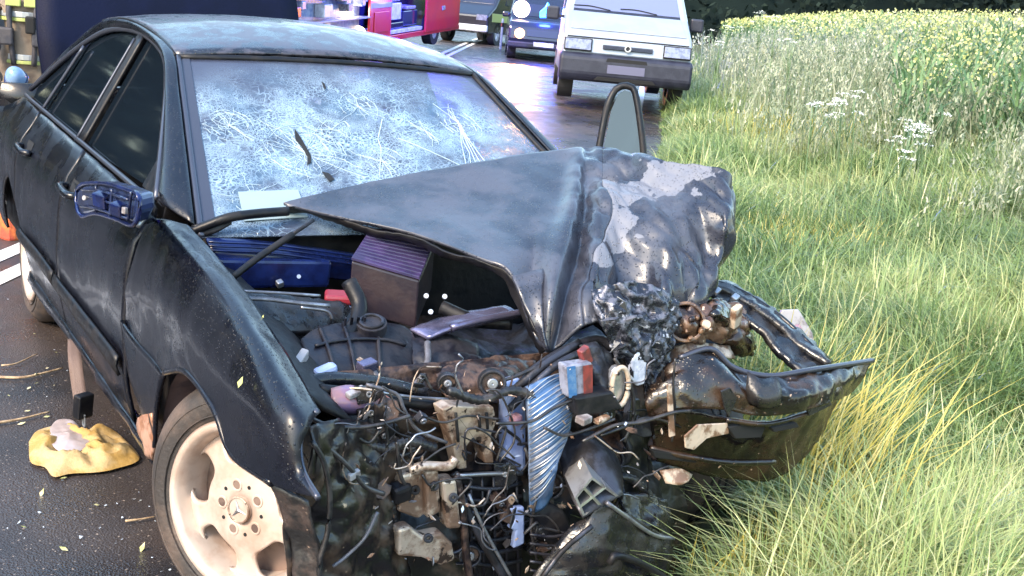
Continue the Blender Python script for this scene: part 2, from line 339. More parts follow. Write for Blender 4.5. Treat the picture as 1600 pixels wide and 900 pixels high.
ZK = [(.22, -.83), (.30, -.865), (.45, -.895), (.62, -.905), (.78, -.90), (.88, -.875), (.94, -.835), (1.0, -.80)]
def ys(z):
    if z <= ZK[0][0]: return ZK[0][1]
    for (a, b), (c, d) in zip(ZK, ZK[1:]):
        if z <= c:
            t = (z-a)/(c-a); return b+(d-b)*t
    return ZK[-1][1]
def side_pt(x, z, off=0, sgn=1):
    taper = 1-.06*sm(-2.6, -4.0, -(-x)) if False else 1-.05*sm(2.6, 4.0, -x)
    y = ys(z)*taper+.006*fractal(Vector((x, 0, z)), 3.0, 4)
    return Vector((x, sgn*(y+off), z))
def arch(x, xc, r, z0):
    q = r*r-(x-xc)**2
    return z0+math.sqrt(q) if q > 0 else -1
def side_panel(name, x0, x1, lo, hi, mt, parent, nx=30, nz=14, sgn=1, thick=.012):
    v, f = [], []
    for i in range(nx+1):
        x = x0+(x1-x0)*i/nx; a, b = lo(x), hi(x)
        for j in range(nz+1): v.append(side_pt(x, a+(b-a)*j/nz, 0, sgn))
    for i in range(nx):
        for j in range(nz):
            q = (i*(nz+1)+j, i*(nz+1)+j+1, (i+1)*(nz+1)+j+1, (i+1)*(nz+1)+j); f.append(q if sgn > 0 else q[::-1])
    return mesh(name, v, f, mt, parent, True, thick, off=1)
def belt(x): return .965+.018*(-x-.6)
RX = -2.833
lo_rear = lambda x: max(.33, arch(x, RX, .37, .31))
# right-hand side (towards the camera's left)
fd = side_panel('front_door', -1.615, -.585, lambda x: .33, belt, PAINT, car)
rd = side_panel('rear_door', -2.60, -1.627, lo_rear, belt, PAINT, car)
rq = side_panel('rear_quarter', -3.95, -2.612, lambda x: max(.36, arch(x, RX, .37, .31)), lambda x: belt(x)-.10*sm(3.1, 3.6, -x)-.05*sm(3.5, 3.95, -x), PAINT, car, nx=44)
# the sill, bent where the crash folded it
sill_rows = [[Vector((x, ys(.32)+.004, .325)) for x in (-2.48, -2.0, -1.5, -1.0, -.6, -.36)],
             [Vector((x, -.872, .275+dz)) for x, dz in ((-2.48, 0), (-2.0, .0), (-1.5, .02), (-1.0, .015), (-.6, .02), (-.36, .01))],
             [Vector((x, -.80, .225+dz)) for x, dz in ((-2.48, 0), (-2.0, .0), (-1.5, .03), (-1.0, .02), (-.6, .02), (-.36, .01))]]
sill = loft('sill', sill_rows, 40, 8, PAINT, car, .012, .004, 9, 3)
loft('torn_sill_end', [ks([(214, 655), (224, 648), (240, 645)], 'y', -.905), ks([(222, 690), (230, 690), (240, 690)], 'y', -.90), ks([(232, 716), (236, 716), (240, 718)], 'y', -.885)], 8, 8, BAREM, sill, .01, .006, 20)
# rub strip along the doors
for x0, x1, p in ((-1.60, -.60, fd), (-2.46, -1.64, rd)):
    loft('rub_strip', [[side_pt(x0+(x1-x0)*i/6, .47, -.012) for i in range(7)], [side_pt(x0+(x1-x0)*i/6, .50, -.022) for i in range(7)], [side_pt(x0+(x1-x0)*i/6, .53, -.012) for i in range(7)]], 14, 5, BLACKP, p, .01)
# handles
for x, p in ((-1.45, fd), (-2.42, rd)):
    tube('handle', [side_pt(x-.11, .865, -.005), side_pt(x-.08, .87, -.035), side_pt(x+.06, .865, -.035), side_pt(x+.09, .862, -.005)], .014, PAINT, p, 8)
    loft('handle_recess', [[side_pt(x-.07, .84, -.003), side_pt(x+.05, .84, -.003)], [side_pt(x-.07, .90, -.003), side_pt(x+.05, .90, -.003)]], 6, 6, HOLE, p)
# left side (hidden, closes the car from other positions)
side_panel('left_rear_door', -2.60, -1.627, lo_rear, belt, PAINT, car, sgn=-1)
side_panel('left_rear_quarter', -3.95, -2.612, lambda x: max(.36, arch(x, RX, .37, .31)), belt, PAINT, car, nx=44, sgn=-1)
# dark inner shell behind the gaps, floor and boot tail
mesh('inner_shell', [(x, y, z) for x in (-3.9, -.50) for y in (-.77, .77) for z in (.28, .92)], [(0, 1, 3, 2), (4, 6, 7, 5), (0, 4, 5, 1), (2, 3, 7, 6), (0, 2, 6, 4)], BLACKP, car, False)
loft('tail_panel', [[(-3.93, y, .36) for y in (-.82, 0, .82)], [(-3.99, y, .6) for y in (-.85, 0, .85)], [(-3.93, y, 1.0) for y in (-.78, 0, .78)]], 8, 8, PAINT, car, .02)

# greenhouse, right side: frame line and panes.  gy(z): glass leaning inwards
def gy(z, off=0): return -(.795-(z-.96)*.54)+off
def gp(x, z, off=0, s=1): return Vector((x, s*(gy(z)+off), z))
F_OUT = [(-.66, .985), (-.92, 1.14), (-1.15, 1.27), (-1.36, 1.352), (-1.7, 1.40), (-2.08, 1.405), (-2.42, 1.365), (-2.78, 1.235), (-3.12, 1.05)]
for s, nm in ((1, 'window_frame'), (-1, 'left_window_frame')):
    body = [gp(x, z, -.012, s) for x, z in F_OUT]
    tube(nm, body, .012, TRIMG, car, 6, 48)
    # pillar and roof-rail skin between the glass line and the roof edge
    outer = [Vector((-.47, s*-.735, .945)), Vector((-.80, s*-.674, 1.122)), Vector((-1.06, s*-.626, 1.262)), Vector((-1.30, s*-.585, 1.375)), Vector((-1.7, s*-.57, 1.426)), Vector((-2.1, s*-.56, 1.438)), Vector((-2.55, s*-.545, 1.405)), Vector((-3.0, s*-.58, 1.25)), Vector((-3.36, s*-.64, 1.06))]
    mid = [(a+b)/2+Vector((0, s*-.02, .012)) for a, b in zip(body, outer)]
    loft('roof_rail', [body, mid, outer], 60, 8, PAINT, car, .01)
def pane(name, poly, mt, parent, s=1, off=.006):
    me = mesh(name, [gp(x, z, off, s) for x, z in poly], [tuple(range(len(poly)))], mt, parent, False, .004)
    return me
pane('window_pane', [(-.70, .99), (-.95, 1.14), (-1.2, 1.275), (-1.38, 1.345), (-1.74, 1.393), (-1.74, .985)], SIDEGL, fd)
pane('window_pane', [(-1.82, .985), (-1.82, 1.395), (-2.1, 1.398), (-2.4, 1.36), (-2.54, 1.315), (-2.62, .995)], SIDEGL, rd)
pane('quarter_pane', [(-2.66, 1.0), (-2.58, 1.295), (-2.78, 1.225), (-3.06, 1.06), (-3.04, 1.02)], SIDEGL, rd)
loft('window_divider', [[gp(-1.735, 1.398, -.014), gp(-1.735, .985, -.014)], [gp(-1.825, 1.398, -.014), gp(-1.825, .985, -.014)]], 10, 4, BLACKP, car, .01)
tube('divider_trim', [gp(-1.82, 1.385, -.022), gp(-1.825, 1.18, -.022), gp(-1.825, .99, -.022)], .006, TRIMG, car, 6)
tube('divider_trim', [gp(-2.55, 1.30, -.018), gp(-2.60, 1.14, -.018), gp(-2.64, 1.0, -.018)], .008, TRIMG, rd, 6)
tube('belt_trim', [gp(x, .975+.018*(-x-.6), -.018) for x in (-.66, -1.2, -1.8, -2.4, -3.14)], .009, TRIMG, car, 6, 30)
for pts in ([(-.60, .975), (-.68, .99), (-.86, 1.095), (-.86, .99)],):
    slab('mirror_corner', [gp(x, z, -.01) for x, z in pts], .02, BLACKP, fd, .003, (0, 1, 0))
pane('left_window_pane', [(-1.70, .985), (-1.68, 1.368), (-1.95, 1.362), (-2.22, 1.32), (-2.33, 1.285), (-2.46, .995)], SIDEGL, car, -1)

# roof
rrow = []
for x, h, z, c in ((-2.85, .50, 1.345, .03), (-2.55, .545, 1.408, .04), (-2.1, .56, 1.44, .045), (-1.7, .57, 1.428, .05), (-1.40, .575, 1.392, .038), (-1.27, .58, 1.362, .03)):
    rrow.append([Vector((x-.03*(1-(y*y)) if x < -2.3 else x+.05*(1-y*y), y*h, z+c*(1-y*y)+.0)) for y in (-1, -.9, -.6, -.2, .2, .6, .9, 1)])
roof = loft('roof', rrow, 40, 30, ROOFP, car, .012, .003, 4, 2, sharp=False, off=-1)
tube('roof_gutter', [Vector((x, -h-.004, z+.004)) for x, h, z in ((-1.27, .58, 1.362), (-1.40, .575, 1.394), (-1.7, .57, 1.43), (-2.1, .56, 1.442), (-2.55, .545, 1.41))], .006, BLACKP, roof, 6)
# rear window and boot
loft('rear_window', [[(-2.86, y*.50, 1.345+.03*(1-y*y)) for y in (-1, 0, 1)], [(-3.12, y*.56, 1.20+.04*(1-y*y)) for y in (-1, 0, 1)], [(-3.36, y*.62, 1.06+.03*(1-y*y)) for y in (-1, 0, 1)]], 10, 10, SIDEGL, car, .005)
BOOTP = mat('boot_lid_blue_sheen', (.0015, .0028, .014), .50, c2=(.002, .004, .020), scale=3, r2=.6, spec=.12, bump=.15, bscale=120)  # black lid tinted with the blue it reflects
bl = loft('boot_lid', [[(-3.38, y, 1.06) for y in (-.66, -.3, 0, .3, .66)], [(-3.42, y, 1.30) for y in (-.68, -.3, 0, .3, .68)], [(-3.50, y, 1.58) for y in (-.67, -.3, 0, .3, .67)], [(-3.60, y, 1.90) for y in (-.62, -.3, 0, .3, .62)]], 14, 14, BOOTP, car, .05)
# windscreen
def ws(u, v, off=0):
    tl, tr = Vector((-1.265, -.575, 1.357)), Vector((-1.265, .575, 1.357)); b_l, b_r = Vector((-.44, -.725, .915)), Vector((-.44, .725, .915))
    p = (tl*(1-u)+tr*u)*(1-v)+(b_l*(1-u)+b_r*u)*v
    nrm = Vector((.47, 0, .88)); bow = (1-(2*u-1)**2)
    p += Vector((.085, 0, .02))*bow+nrm*(.012*math.sin(math.pi*v)*bow)
    dent = -.035*math.exp(-((u-.30)**2/.03+(v-.55)**2/.06))-.02*math.exp(-((u-.78)**2/.02+(v-.4)**2/.05))
    return p+nrm*(dent+off)
WS_BLOWS = [(tuple(ws(.27, .52)), .55), (tuple(ws(.10, .40)), .30), (tuple(ws(.50, .38)), .45), (tuple(ws(.74, .42)), .42), (tuple(ws(.45, .8)), .5), (tuple(ws(.12, .8)), .3)]
v = [ws(i/60, j/30) for i in range(61) for j in range(31)]
f = [(i*31+j, i*31+j+1, (i+1)*31+j+1, (i+1)*31+j) for i in range(60) for j in range(30)]
wsg = mesh('windscreen', v, f, windscreen_mat(), car, True, .005)
for a, b, nm in (((0, 0), (1, 0), 'windscreen_seal'), ((0, 0), (0, 1), 'windscreen_seal'), ((1, 0), (1, 1), 'windscreen_seal')):
    tube(nm, [ws(a[0]+(b[0]-a[0])*i/8, a[1]+(b[1]-a[1])*i/8, .004) for i in range(9)], .012, BLACKP if b[0] != a[0] or a[0] else TRIMG, wsg, 6, 24)
# dark ceramic band along the sides: grey inner strip seen beside the left pillar
loft('windscreen_side_band', [[ws(.004, i/8, .006) for i in range(9)], [ws(.03, i/8, .006) for i in range(9)]], 20, 3, TRIMG, wsg)
# long cracks and rings of cracks standing on the glass
CRK = mat('white_glass_crack', (.42, .52, .60), .3)
cv, cf = [], []
def ribbon(pts, wd):
    b0 = len(cv)
    for i, (u_, v_) in enumerate(pts):
        a, b = pts[max(i-1, 0)], pts[min(i+1, len(pts)-1)]
        d = Vector(((b[0]-a[0])*1.3, (b[1]-a[1])*.95)); d = d.normalized() if d.length else Vector((1, 0)); q = wd*(1-.6*i/len(pts))
        for s in (-1, 1):
            uu, vv = u_-s*d.y*q/1.3, v_+s*d.x*q/.95; cv.append(ws(uu, vv, .0045))
    for i in range(len(pts)-1): cf.append((b0+2*i, b0+2*i+1, b0+2*i+3, b0+2*i+2))
def clampuv(p): return (min(max(p[0], .035), .985), min(max(p[1], .09), .985))
rr = random.Random(3)
for (cu, cv_, R, nr, ng) in ((.27, .54, .12, 30, 7), (.10, .42, .08, 18, 5), (.46, .30, .07, 12, 3), (.77, .36, .08, 20, 4), (.45, .62, .08, 14, 3), (.12, .82, .07, 12, 3), (.36, .42, .06, 12, 3), (.62, .44, .07, 12, 3)):
    for i in range(nr):
        a = 2*math.pi*(i+rr.random())/nr; p = [cu, cv_]; pts = [clampuv(p)]; L = R*rr.uniform(.5, 1.35)
        for j in range(7):
            a += rr.gauss(0, .30); p = [p[0]+math.cos(a)*L/7, p[1]+math.sin(a)*L/7*1.5]; pts.append(clampuv(p))
        ribbon(pts, rr.uniform(.0002, .0006))
    for g in range(ng):
        r0 = R*(g+1)/(ng+1)*rr.uniform(.8, 1.1); a = rr.random()*6
        while a < 12.5:
            span = rr.uniform(.25, 1.1); pts = [clampuv((cu+math.cos(a+span*q/5)*r0*(1+rr.gauss(0, .03)), cv_+math.sin(a+span*q/5)*r0*1.5*(1+rr.gauss(0, .03)))) for q in range(6)]
            if rr.random() < .6: ribbon(pts, rr.uniform(.0003, .0006))
            a += span+rr.uniform(.05, .5)
for q in range(5):   # the bundle of long straight cracks fanning down from the right-hand blow
    e = (.58+q*.035, .93); pts = [(.77+(e[0]-.77)*i/8+rr.gauss(0, .002), .34+(e[1]-.34)*i/8) for i in range(9)]; ribbon(pts, .0012)
for q in range(2):
    a0 = (rr.uniform(.3, .9), rr.uniform(.15, .5)); a = rr.uniform(.2, 2.8); ribbon([clampuv((a0[0]+math.cos(a)*.3*i/6+rr.gauss(0, .004), a0[1]+math.sin(a)*.35*i/6)) for i in range(7)], .0012)
tag(mesh('glass_cracks', cv, cf, CRK, wsg, False, .0015), kind='stuff')
for poly in ([(.262, .42), (.272, .47), (.281, .56), (.276, .60), (.262, .62), (.271, .57), (.266, .51), (.256, .48)], [(.385, .15), (.391, .16), (.39, .19), (.384, .20)], [(.29, .66), (.305, .67), (.31, .71), (.296, .72)]):
    mesh('glass_hole', [ws(a, b, .0075) for a, b in poly], [tuple(range(len(poly)))], HOLE, wsg, False, .002)
STICK = mat('pale_sticker_paper', (.20, .265, .285), .5)
mesh('sticker', [ws(a, b, .008) for a, b in ((.085, .79), (.215, .775), (.215, .92), (.085, .935))], [(0, 1, 2, 3)], STICK, wsg, False, .002)
tube('roof_scratch', [Vector((-1.24+.02*math.sin(i), -.30+.12*i, 1.385+.004*math.cos(i*2))) for i in range(4)], .004, HOLE, roof, 5)
# seats and wheel inside
for y in (-.36, .36):
    s_ = loft('front_seat', [[(-1.75, y-.24, .45), (-1.82, y-.24, .8), (-1.92, y-.2, 1.05)], [(-1.65, y, .45), (-1.74, y, .8), (-1.88, y, 1.08)], [(-1.75, y+.24, .45), (-1.82, y+.24, .8), (-1.92, y+.2, 1.05)]], 10, 10, SEAT, car, .10)
    box('headrest', (-1.95, y, 1.17), (.09, .26, .16), SEAT, s_, (0, -.2, 0), .04)
loft('dashboard', [[(-.55, y, .93) for y in (-.7, 0, .7)], [(-.8, y, .97) for y in (-.7, 0, .7)], [(-.95, y, .85) for y in (-.7, 0, .7)], [(-.95, y, .6) for y in (-.7, 0, .7)]], 10, 12, SEAT, car, .02)
th = [Vector((-1.12+.06*math.cos(a), .36+.19*math.sin(a), .92+.18*math.cos(a))) for a in [2*math.pi*i/20 for i in range(21)]]
tube('steering_wheel', th, .016, BLACKP, car, 8, 42)

# open front door on the far side
od = slab('open_door', [Vector(p) for p in ((-.60, .92, .35), (-1.05, 1.50, .33), (-1.18, 1.66, .40), (-1.18, 1.66, .95), (-.60, .92, .95))], .10, PAINT, car, .02, (.6, .8, 0))
fr = ks([(925, 300), (937, 225), (948, 170), (961, 141), (975, 134), (988, 137), (994, 152), (1000, 190), (1005, 235), (1010, 300)], 'd', 4.62)
tube('window_frame', fr, .015, BLACKP, od, 8, 40)
g = ks([(932, 300), (944, 225), (955, 172), (966, 147), (976, 141), (985, 144), (990, 156), (996, 192), (1001, 235), (1005, 300)], 'd', 4.62)
mesh('window_pane', g, [tuple(range(len(g)))], DOORGL, od, False, .005)

# front fender (right), traced outline, lofted top to bottom
ftop = ks([(294, 352, -.80), (330, 392, -.80), (365, 435, -.80), (400, 480, -.80), (440, 545, -.80), (475, 602, -.80), (497, 641, -.805)], 'y')
f1 = ks([(236, 347, -.840), (300, 400, -.86), (345, 455, -.865), (385, 515, -.87), (430, 590, -.87), (462, 645, -.865), (482, 668, -.845)], 'y')
f2 = ks([(205, 420, -.890), (270, 465, -.905), (315, 520, -.91), (360, 580, -.91), (410, 640, -.905), (445, 690, -.89), (470, 700, -.865)], 'y')
f3 = ks([(190, 482, -.895), (255, 520, -.91), (300, 560, -.915), (350, 625, -.915), (400, 690, -.905), (440, 730, -.89), (474, 738, -.865)], 'y')
f4 = ks([(204, 560, -.892), (258, 582, -.915), (292, 582, -.92), (335, 640, -.915), (362, 708, -.905), (425, 755, -.89), (497, 778, -.865)], 'y')
fender = loft('front_fender', [ftop, f1, f2, f3, f4], 70, 40, PAINT, car, .008, .004, 5, 8, sharp=False)
lowr = ks([(190, 500, -.905), (212, 530, -.905), (240, 562, -.912), (258, 584, -.915)], 'y'); lowr2 = ks([(202, 580, -.9), (222, 605, -.905), (236, 625, -.905), (247, 628, -.91)], 'y'); lowr3 = ks([(222, 640, -.89), (228, 665, -.89), (235, 690, -.89), (242, 700, -.895)], 'y')
loft('fender_rear_edge', [lowr, lowr2, lowr3], 14, 14, PAINT, fender, .01)
tube('fender_front_lip', ks([(497, 641, -.81), (477, 662, -.83), (468, 692, -.85), (473, 735, -.86), (497, 778, -.866)], 'y'), .007, TRIMG, fender, 6, 24)
tube('arch_lip', f4[1:6], .009, PAINT, fender, 6, 40)
# wheel arch liner, dusty
loft('arch_liner', [[Vector((.12+.40*math.cos(a), y, .34+.37*math.sin(a))) for a in [rad(d) for d in range(75, 200, 12)]] for y in (-.87, -.72, -.55)], 30, 8, mat('dusty_arch_liner', (.12, .075, .075), .7, c2=(.06, .04, .05), scale=9, bump=.4, bscale=20), car, .006, .006, 9)

# wheels --------------------------------------------------------------
def wheel(name, hub, normal, parent, openings=5, R=.322, rr_=.218, spin=0, flat=False):
    """built as tyre + rim about the hub; 'normal' points out of the wheel face"""
    n_ = Vector(normal).normalized(); up = Vector((0, 0, 1)); a = (up-n_*up.dot(n_)).normalized(); b = n_.cross(a)
    hub = Vector(hub)
    P = lambda r, t, h: hub+(a*math.cos(t)+b*math.sin(t))*r+n_*h
    root = bpy.data.objects.new(name, None); COL.objects.link(root); root.parent = parent
    N = 96; prof = [(rr_-.012, .0), (rr_+.012, .016), (rr_+.05, .022), (R-.035, .012), (R-.008, -.012), (R, -.045), (R, -.165), (R-.01, -.195), (R-.05, -.22), (rr_, -.21)]
    v, f = [], []
    for i in range(N):
        t = 2*math.pi*i/N
        for j, (r, h) in enumerate(prof):
            gr = .006 if (j in (5, 6) and i % 2) else 0; v.append(P(r-gr, t, h-.004))
    m_ = len(prof)
    for i in range(N):
        for j in range(m_-1): f.append((i*m_+j, ((i+1) % N)*m_+j, ((i+1) % N)*m_+j+1, i*m_+j+1))
    ty = mesh('tyre', v, f, RUBBER, root)
    for h in (-.075, -.105, -.135):
        ring('tread_groove', hub+n_*h, n_, R-.02, R+.0015, .007, HOLE, ty, 64)
    for rq in (R-.052, R-.085): ring('sidewall_rib', hub+n_*.0195, n_, rq-.0015, rq+.0015, .008, RUBBER, ty, 72)
    # rim: lip, barrel, face with openings
    prof = [(rr_+.004, .012), (rr_-.004, .020), (rr_-.016, .018), (rr_-.022, .004), (rr_-.03, -.02), (rr_-.034, -.07), (rr_-.034, -.15)]
    v, f = [], []; m_ = len(prof)
    for i in range(N):
        for r, h in prof: v.append(P(r, 2*math.pi*i/N, h))
    for i in range(N):
        for j in range(m_-1): f.append((i*m_+j, ((i+1) % N)*m_+j, ((i+1) % N)*m_+j+1, i*m_+j+1))
    rim = mesh('rim', v, f, RIM, root, True, .004)
    rs = [.030, .055, .075, .095, .106, .1112, .1116, .113, .116, .121, .128, .137, .150, .163, .172, .179, .184, .187, .1884, .1888, rr_-.029]
    v, f = [], []; mm = len(rs); NA = 9; half = math.pi/openings
    def opening(r):
        q = abs((r-.150)/.0388); return 0 if q >= 1 or flat else .40*(1-q**3)**(1/3)
    def dish(r): return .001 if r < .08 else -.018*((r-.08)/.11)**.9-.006*max(0, (r-.17)/.02)
    for kx in range(openings):
        for sd_ in (-1, 1):
            b0 = len(v)
            for r in rs:
                w0 = opening(r)
                for i_ in range(NA+1):
                    e_ = i_/NA; v.append(P(r, spin+2*half*kx+sd_*(w0+(half-w0)*e_), dish(r)-(.010*(1-e_*3.5)**2 if w0 and e_ < .285 else 0)))
            for a_ in range(mm-1):
                for i_ in range(NA):
                    q = (b0+a_*(NA+1)+i_, b0+a_*(NA+1)+i_+1, b0+(a_+1)*(NA+1)+i_+1, b0+(a_+1)*(NA+1)+i_); f.append(q if sd_ > 0 else q[::-1])
    bm = bmesh.new(); vs_ = [bm.verts.new(p_) for p_ in v]
    for q in f:
        try: bm.faces.new([vs_[i_] for i_ in q])
        except ValueError: pass
    bmesh.ops.remove_doubles(bm, verts=bm.verts, dist=.0004); bmesh.ops.dissolve_degenerate(bm, edges=bm.edges, dist=.0002); bmesh.ops.recalc_face_normals(bm, faces=bm.faces)
    me_ = bpy.data.meshes.new('spoke_face'); bm.to_mesh(me_); bm.free(); o_ = bpy.data.objects.new('spoke_face', me_); COL.objects.link(o_); o_.parent = root; me_.materials.append(RIM); me_.polygons.foreach_set('use_smooth', [True]*len(me_.polygons))
    if sum(((q.normal.dot(n_))*q.area for q in me_.polygons)) < 0: me_.flip_normals()
    so_ = o_.modifiers.new('t', 'SOLIDIFY'); so_.thickness = .014; so_.offset = -1
    ring('rim_well', hub+n_*-.075, n_, .03, rr_-.034, .02, RIMD, root, 48)
    ring('centre_cap', hub+n_*.010, n_, 0, .033, .012, RIM, root, 32)
    ring('cap_ring', hub+n_*.0125, n_, .029, .034, .006, TANM, root, 32)
    for q in range(3):
        t = 2*math.pi*q/3+.35; p0 = P(0, 0, .0115); tipp = P(.027, t, .0115); s1, s2 = P(.005, t+1.05, .0115), P(.005, t-1.05, .0115)
        mesh('emblem_spoke', [p0+n_*.003, s1, tipp, s2], [(0, 1, 2), (0, 2, 3)], STEEL, root, False, .001)
    for q in range(5):
        t = 2*math.pi*q/5+spin+.2; ring('bolt_recess', P(.060, t, .0035), n_, .011, .0165, .006, RIM, root, 20)
        ring('bolt', P(.060, t, .0022), n_, 0, .0108, .004, RIMD, root, 12); ring('vent_hole', P(.064, t+.63, .0022), n_, 0, .005, .003, HOLE, root, 10)
    return root
hub = k(377, 795, 'y', -.80)
st_ = rad(-90+30)
wheel('front_wheel', hub, (math.cos(st_), math.sin(st_), .05), car, spin=.1)
wheel('rear_wheel', Vector((RX, -.80, .318)), (0, -1, .02), car, spin=.4)
wheel('left_rear_wheel', Vector((RX, .80, .318)), (0, 1, .02), car, spin=.4)
wheel('left_front_wheel', Vector((-.05, .82, .318)), (0, 1, .02), car, spin=.2)

# door mirror with its cover torn off
mc = [k(x, y, 'y', -1.0) for x, y in ((120, 296), (132, 287), (165, 287), (200, 297), (217, 305), (218, 330), (208, 352), (180, 342), (150, 334), (128, 338), (119, 320))]
mr_ = slab('door_mirror', mc, .07, MIRB, car, .012, (-.7, .7, 0))
tube('mirror_rim', mc+[mc[0]], .006, NAVY, mr_, 6, 50)
tube('mirror_shell_edge', ks([(214, 303, -.985), (227, 312, -.96), (229, 332, -.96), (214, 354, -.985)], 'y'), .008, STEEL, mr_, 6, 20)
loft('mirror_foot', [ks([(215, 302, -.98), (226, 312, -.98), (216, 352, -.98)], 'y'), ks([(236, 318, -.84), (243, 326, -.84), (240, 345, -.84)], 'y')], 8, 6, PAINT, mr_, .01)
for pts in ([(128, 296), (160, 299), (200, 312)], [(126, 322), (150, 326), (200, 342)], [(150, 290), (150, 332)], [(175, 296), (172, 338)], [(136, 306), (188, 322)], [(205, 300), (200, 345)]):
    tube('mirror_rib', ks(pts, 'y', -1.008), .004, MIRB, mr_, 5, 8)
box('mirror_motor', k(160, 313, 'y', -1.01), (.05, .03, .04), NAVY, mr_, (.2, .1, .5), .006); box('mirror_motor', k(186, 327, 'y', -1.01), (.04, .03, .035), NAVY, mr_, (.2, .1, .5), .006)
box('mirror_clip', k(195, 329, 'y', -1.02), (.014, .01, .016), WHITEP, mr_, (0, 0, .4), .002); ring('mirror_screw', k(131, 309, 'y', -1.01), (.5, -.8, .2), 0, .007, .006, WHITEP, mr_, 12)

# seat belt hanging out under the door
bs = [k(x, y, 'y', v_) for x, y, v_ in ((116, 530, -.87), (117, 560, -.90), (122, 600, -.905), (127, 632, -.91))]
sb = loft('seat_belt', [[p-RGT*.024 for p in bs], [p+RGT*.024 for p in bs]], 14, 4, BELT, car, .003)
box('belt_buckle', k(130, 634, 'y', -.92), (.035, .06, .085), BLACKP, sb, (0, .1, .5), .006)
tg = k(131, 656, 'y', -.92)
for dx, dz, sx, sz in ((-.016, 0, .008, .045), (.016, 0, .008, .045), (0, .018, .04, .010), (0, -.020, .04, .008)):
    box('belt_tongue', tg+Vector((dx, 0, dz)), (sx, .005, sz), ALU, sb, (0, 0, 0), .001)

# bonnet -----------------------------------------------------------------
hr = [ks([(443, 319, -.46), (446, 320, -.455), (450, 322, -.45)]),
      ks([(515, 301, -.45), (528, 318, -.38), (540, 343, -.28)]),
      ks([(620, 278, -.45), (634, 320, -.28), (648, 367, -.09)]),
      ks([(730, 258, -.43), (742, 320, -.2), (748, 370, 0), (752, 406, .13)]),
      ks([(830, 241, -.40), (828, 310, -.14), (820, 380, .08), (798, 430, .21)]),
      ks([(880, 235, -.36), (872, 310, -.10), (845, 400, .16), (834, 524, .31)]),
      ks([(905, 231, -.33), (900, 300, -.05), (880, 390, .19), (862, 460, .32), (853, 545, .36)]),
      ks([(915, 231, -.34), (915, 300, -.08), (905, 390, .14), (882, 470, .28), (866, 548, .345)]),
      ks([(940, 231, -.28), (938, 300, .0), (935, 390, .22), (930, 450, .34), (932, 500, .40)]),
      ks([(985, 236, -.16), (985, 310, .05), (985, 390, .20), (985, 460, .30), (980, 545, .36)]),
      ks([(1040, 250, -.02), (1035, 320, .14), (1040, 400, .30), (1040, 470, .38), (1034, 570, .40)]),
      ks([(1095, 261, .10), (1095, 330, .22), (1095, 400, .28), (1080, 445, .33), (1062, 500, .37)]),
      ks([(1132, 278, .16), (1140, 340, .30), (1135, 390, .32), (1115, 435, .34), (1086, 478, .36)]),
      ks([(1143, 292, .10), (1154, 345, .22), (1152, 398, .24), (1124, 432, .28), (1090, 474, .32)])]
nu, nv = 110, 230
rs_ = [catmull(r, nu) for r in hr]; cols = [catmull([r[i] for r in rs_], nv) for i in range(nu)]
hv = [cols[i][j] for i in range(nu) for j in range(nv)]; hf = [(i*nv+j, (i+1)*nv+j, (i+1)*nv+j+1, i*nv+j+1) for i in range(nu-1) for j in range(nv-1)]
def hmask(p):
    s = (p-CAM).dot(RGT)/(p-CAM).dot(FWD)*FPX+800
    return .05+.95*sm(875, 950, s)
def fold(p, sc, seed):      # flat facets meeting in sharp creases that run down the sheet
    q = Vector((p.x*.62, p.y*1.35, p.z*.62))*sc+Vector((seed*5.1, seed*2.3, 0)); d_ = noise.voronoi(q)[0]; return min(d_[0], 1.2)
nrm = [Vector() for _ in hv]
for q in hf:
    n_ = (hv[q[1]]-hv[q[0]]).cross(hv[q[2]]-hv[q[0]])
    for i_ in q: nrm[i_] += n_
hv = [p+n_.normalized()*hmask(p)*(-.070*(fold(p, 5.4, 3)-.55)-.030*(fold(p, 12, 8)-.5)+.012*(fold(p, 24, 2)-.4)) for p, n_ in zip(hv, nrm)]
fa = [q for q in hf if (q[0] % nv) < 150]; fb = [q for q in hf if (q[0] % nv) >= 150]
def submesh(name, fs, mt, parent, **kw):
    ids = sorted({i for q in fs for i in q}); mp = {a: b for b, a in enumerate(ids)}
    return mesh(name, [hv[i] for i in ids], [tuple(mp[i] for i in q) for q in fs], mt, parent, **kw)
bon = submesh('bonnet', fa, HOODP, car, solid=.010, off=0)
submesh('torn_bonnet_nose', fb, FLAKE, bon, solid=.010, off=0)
lip = ks([(445, 324, -.455), (480, 325, -.40), (540, 345, -.28), (585, 360, -.2), (648, 370, -.09), (700, 395, .03), (752, 408, .13), (798, 432, .21), (822, 482, .28), (852, 546, .36)])
loft('bonnet_flange', [lip, [p+Vector((-.03, .01, -.022)) for p in lip], [p+Vector((-.06, .01, -.012)) for p in lip]], 60, 6, BLACKP, bon, .006, .004, 18)
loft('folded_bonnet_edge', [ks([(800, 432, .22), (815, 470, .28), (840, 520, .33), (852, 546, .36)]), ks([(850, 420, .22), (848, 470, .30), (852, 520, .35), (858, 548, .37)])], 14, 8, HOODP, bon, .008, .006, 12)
sk_ = [ks([(925, 455, .36), (930, 490, .40), (945, 520, .42), (960, 552, .42), (985, 560, .42)]), ks([(955, 445, .39), (965, 490, .43), (975, 530, .44), (990, 570, .44), (1000, 580, .44)]), ks([(990, 440, .40), (1000, 490, .43), (1008, 540, .45), (1012, 580, .44), (1020, 612, .43)]), ks([(1030, 450, .41), (1038, 490, .44), (1036, 540, .44), (1040, 575, .43), (1034, 600, .42)]), ks([(1055, 470, .41), (1058, 490, .42), (1048, 530, .43), (1044, 555, .42), (1040, 580, .41)])]
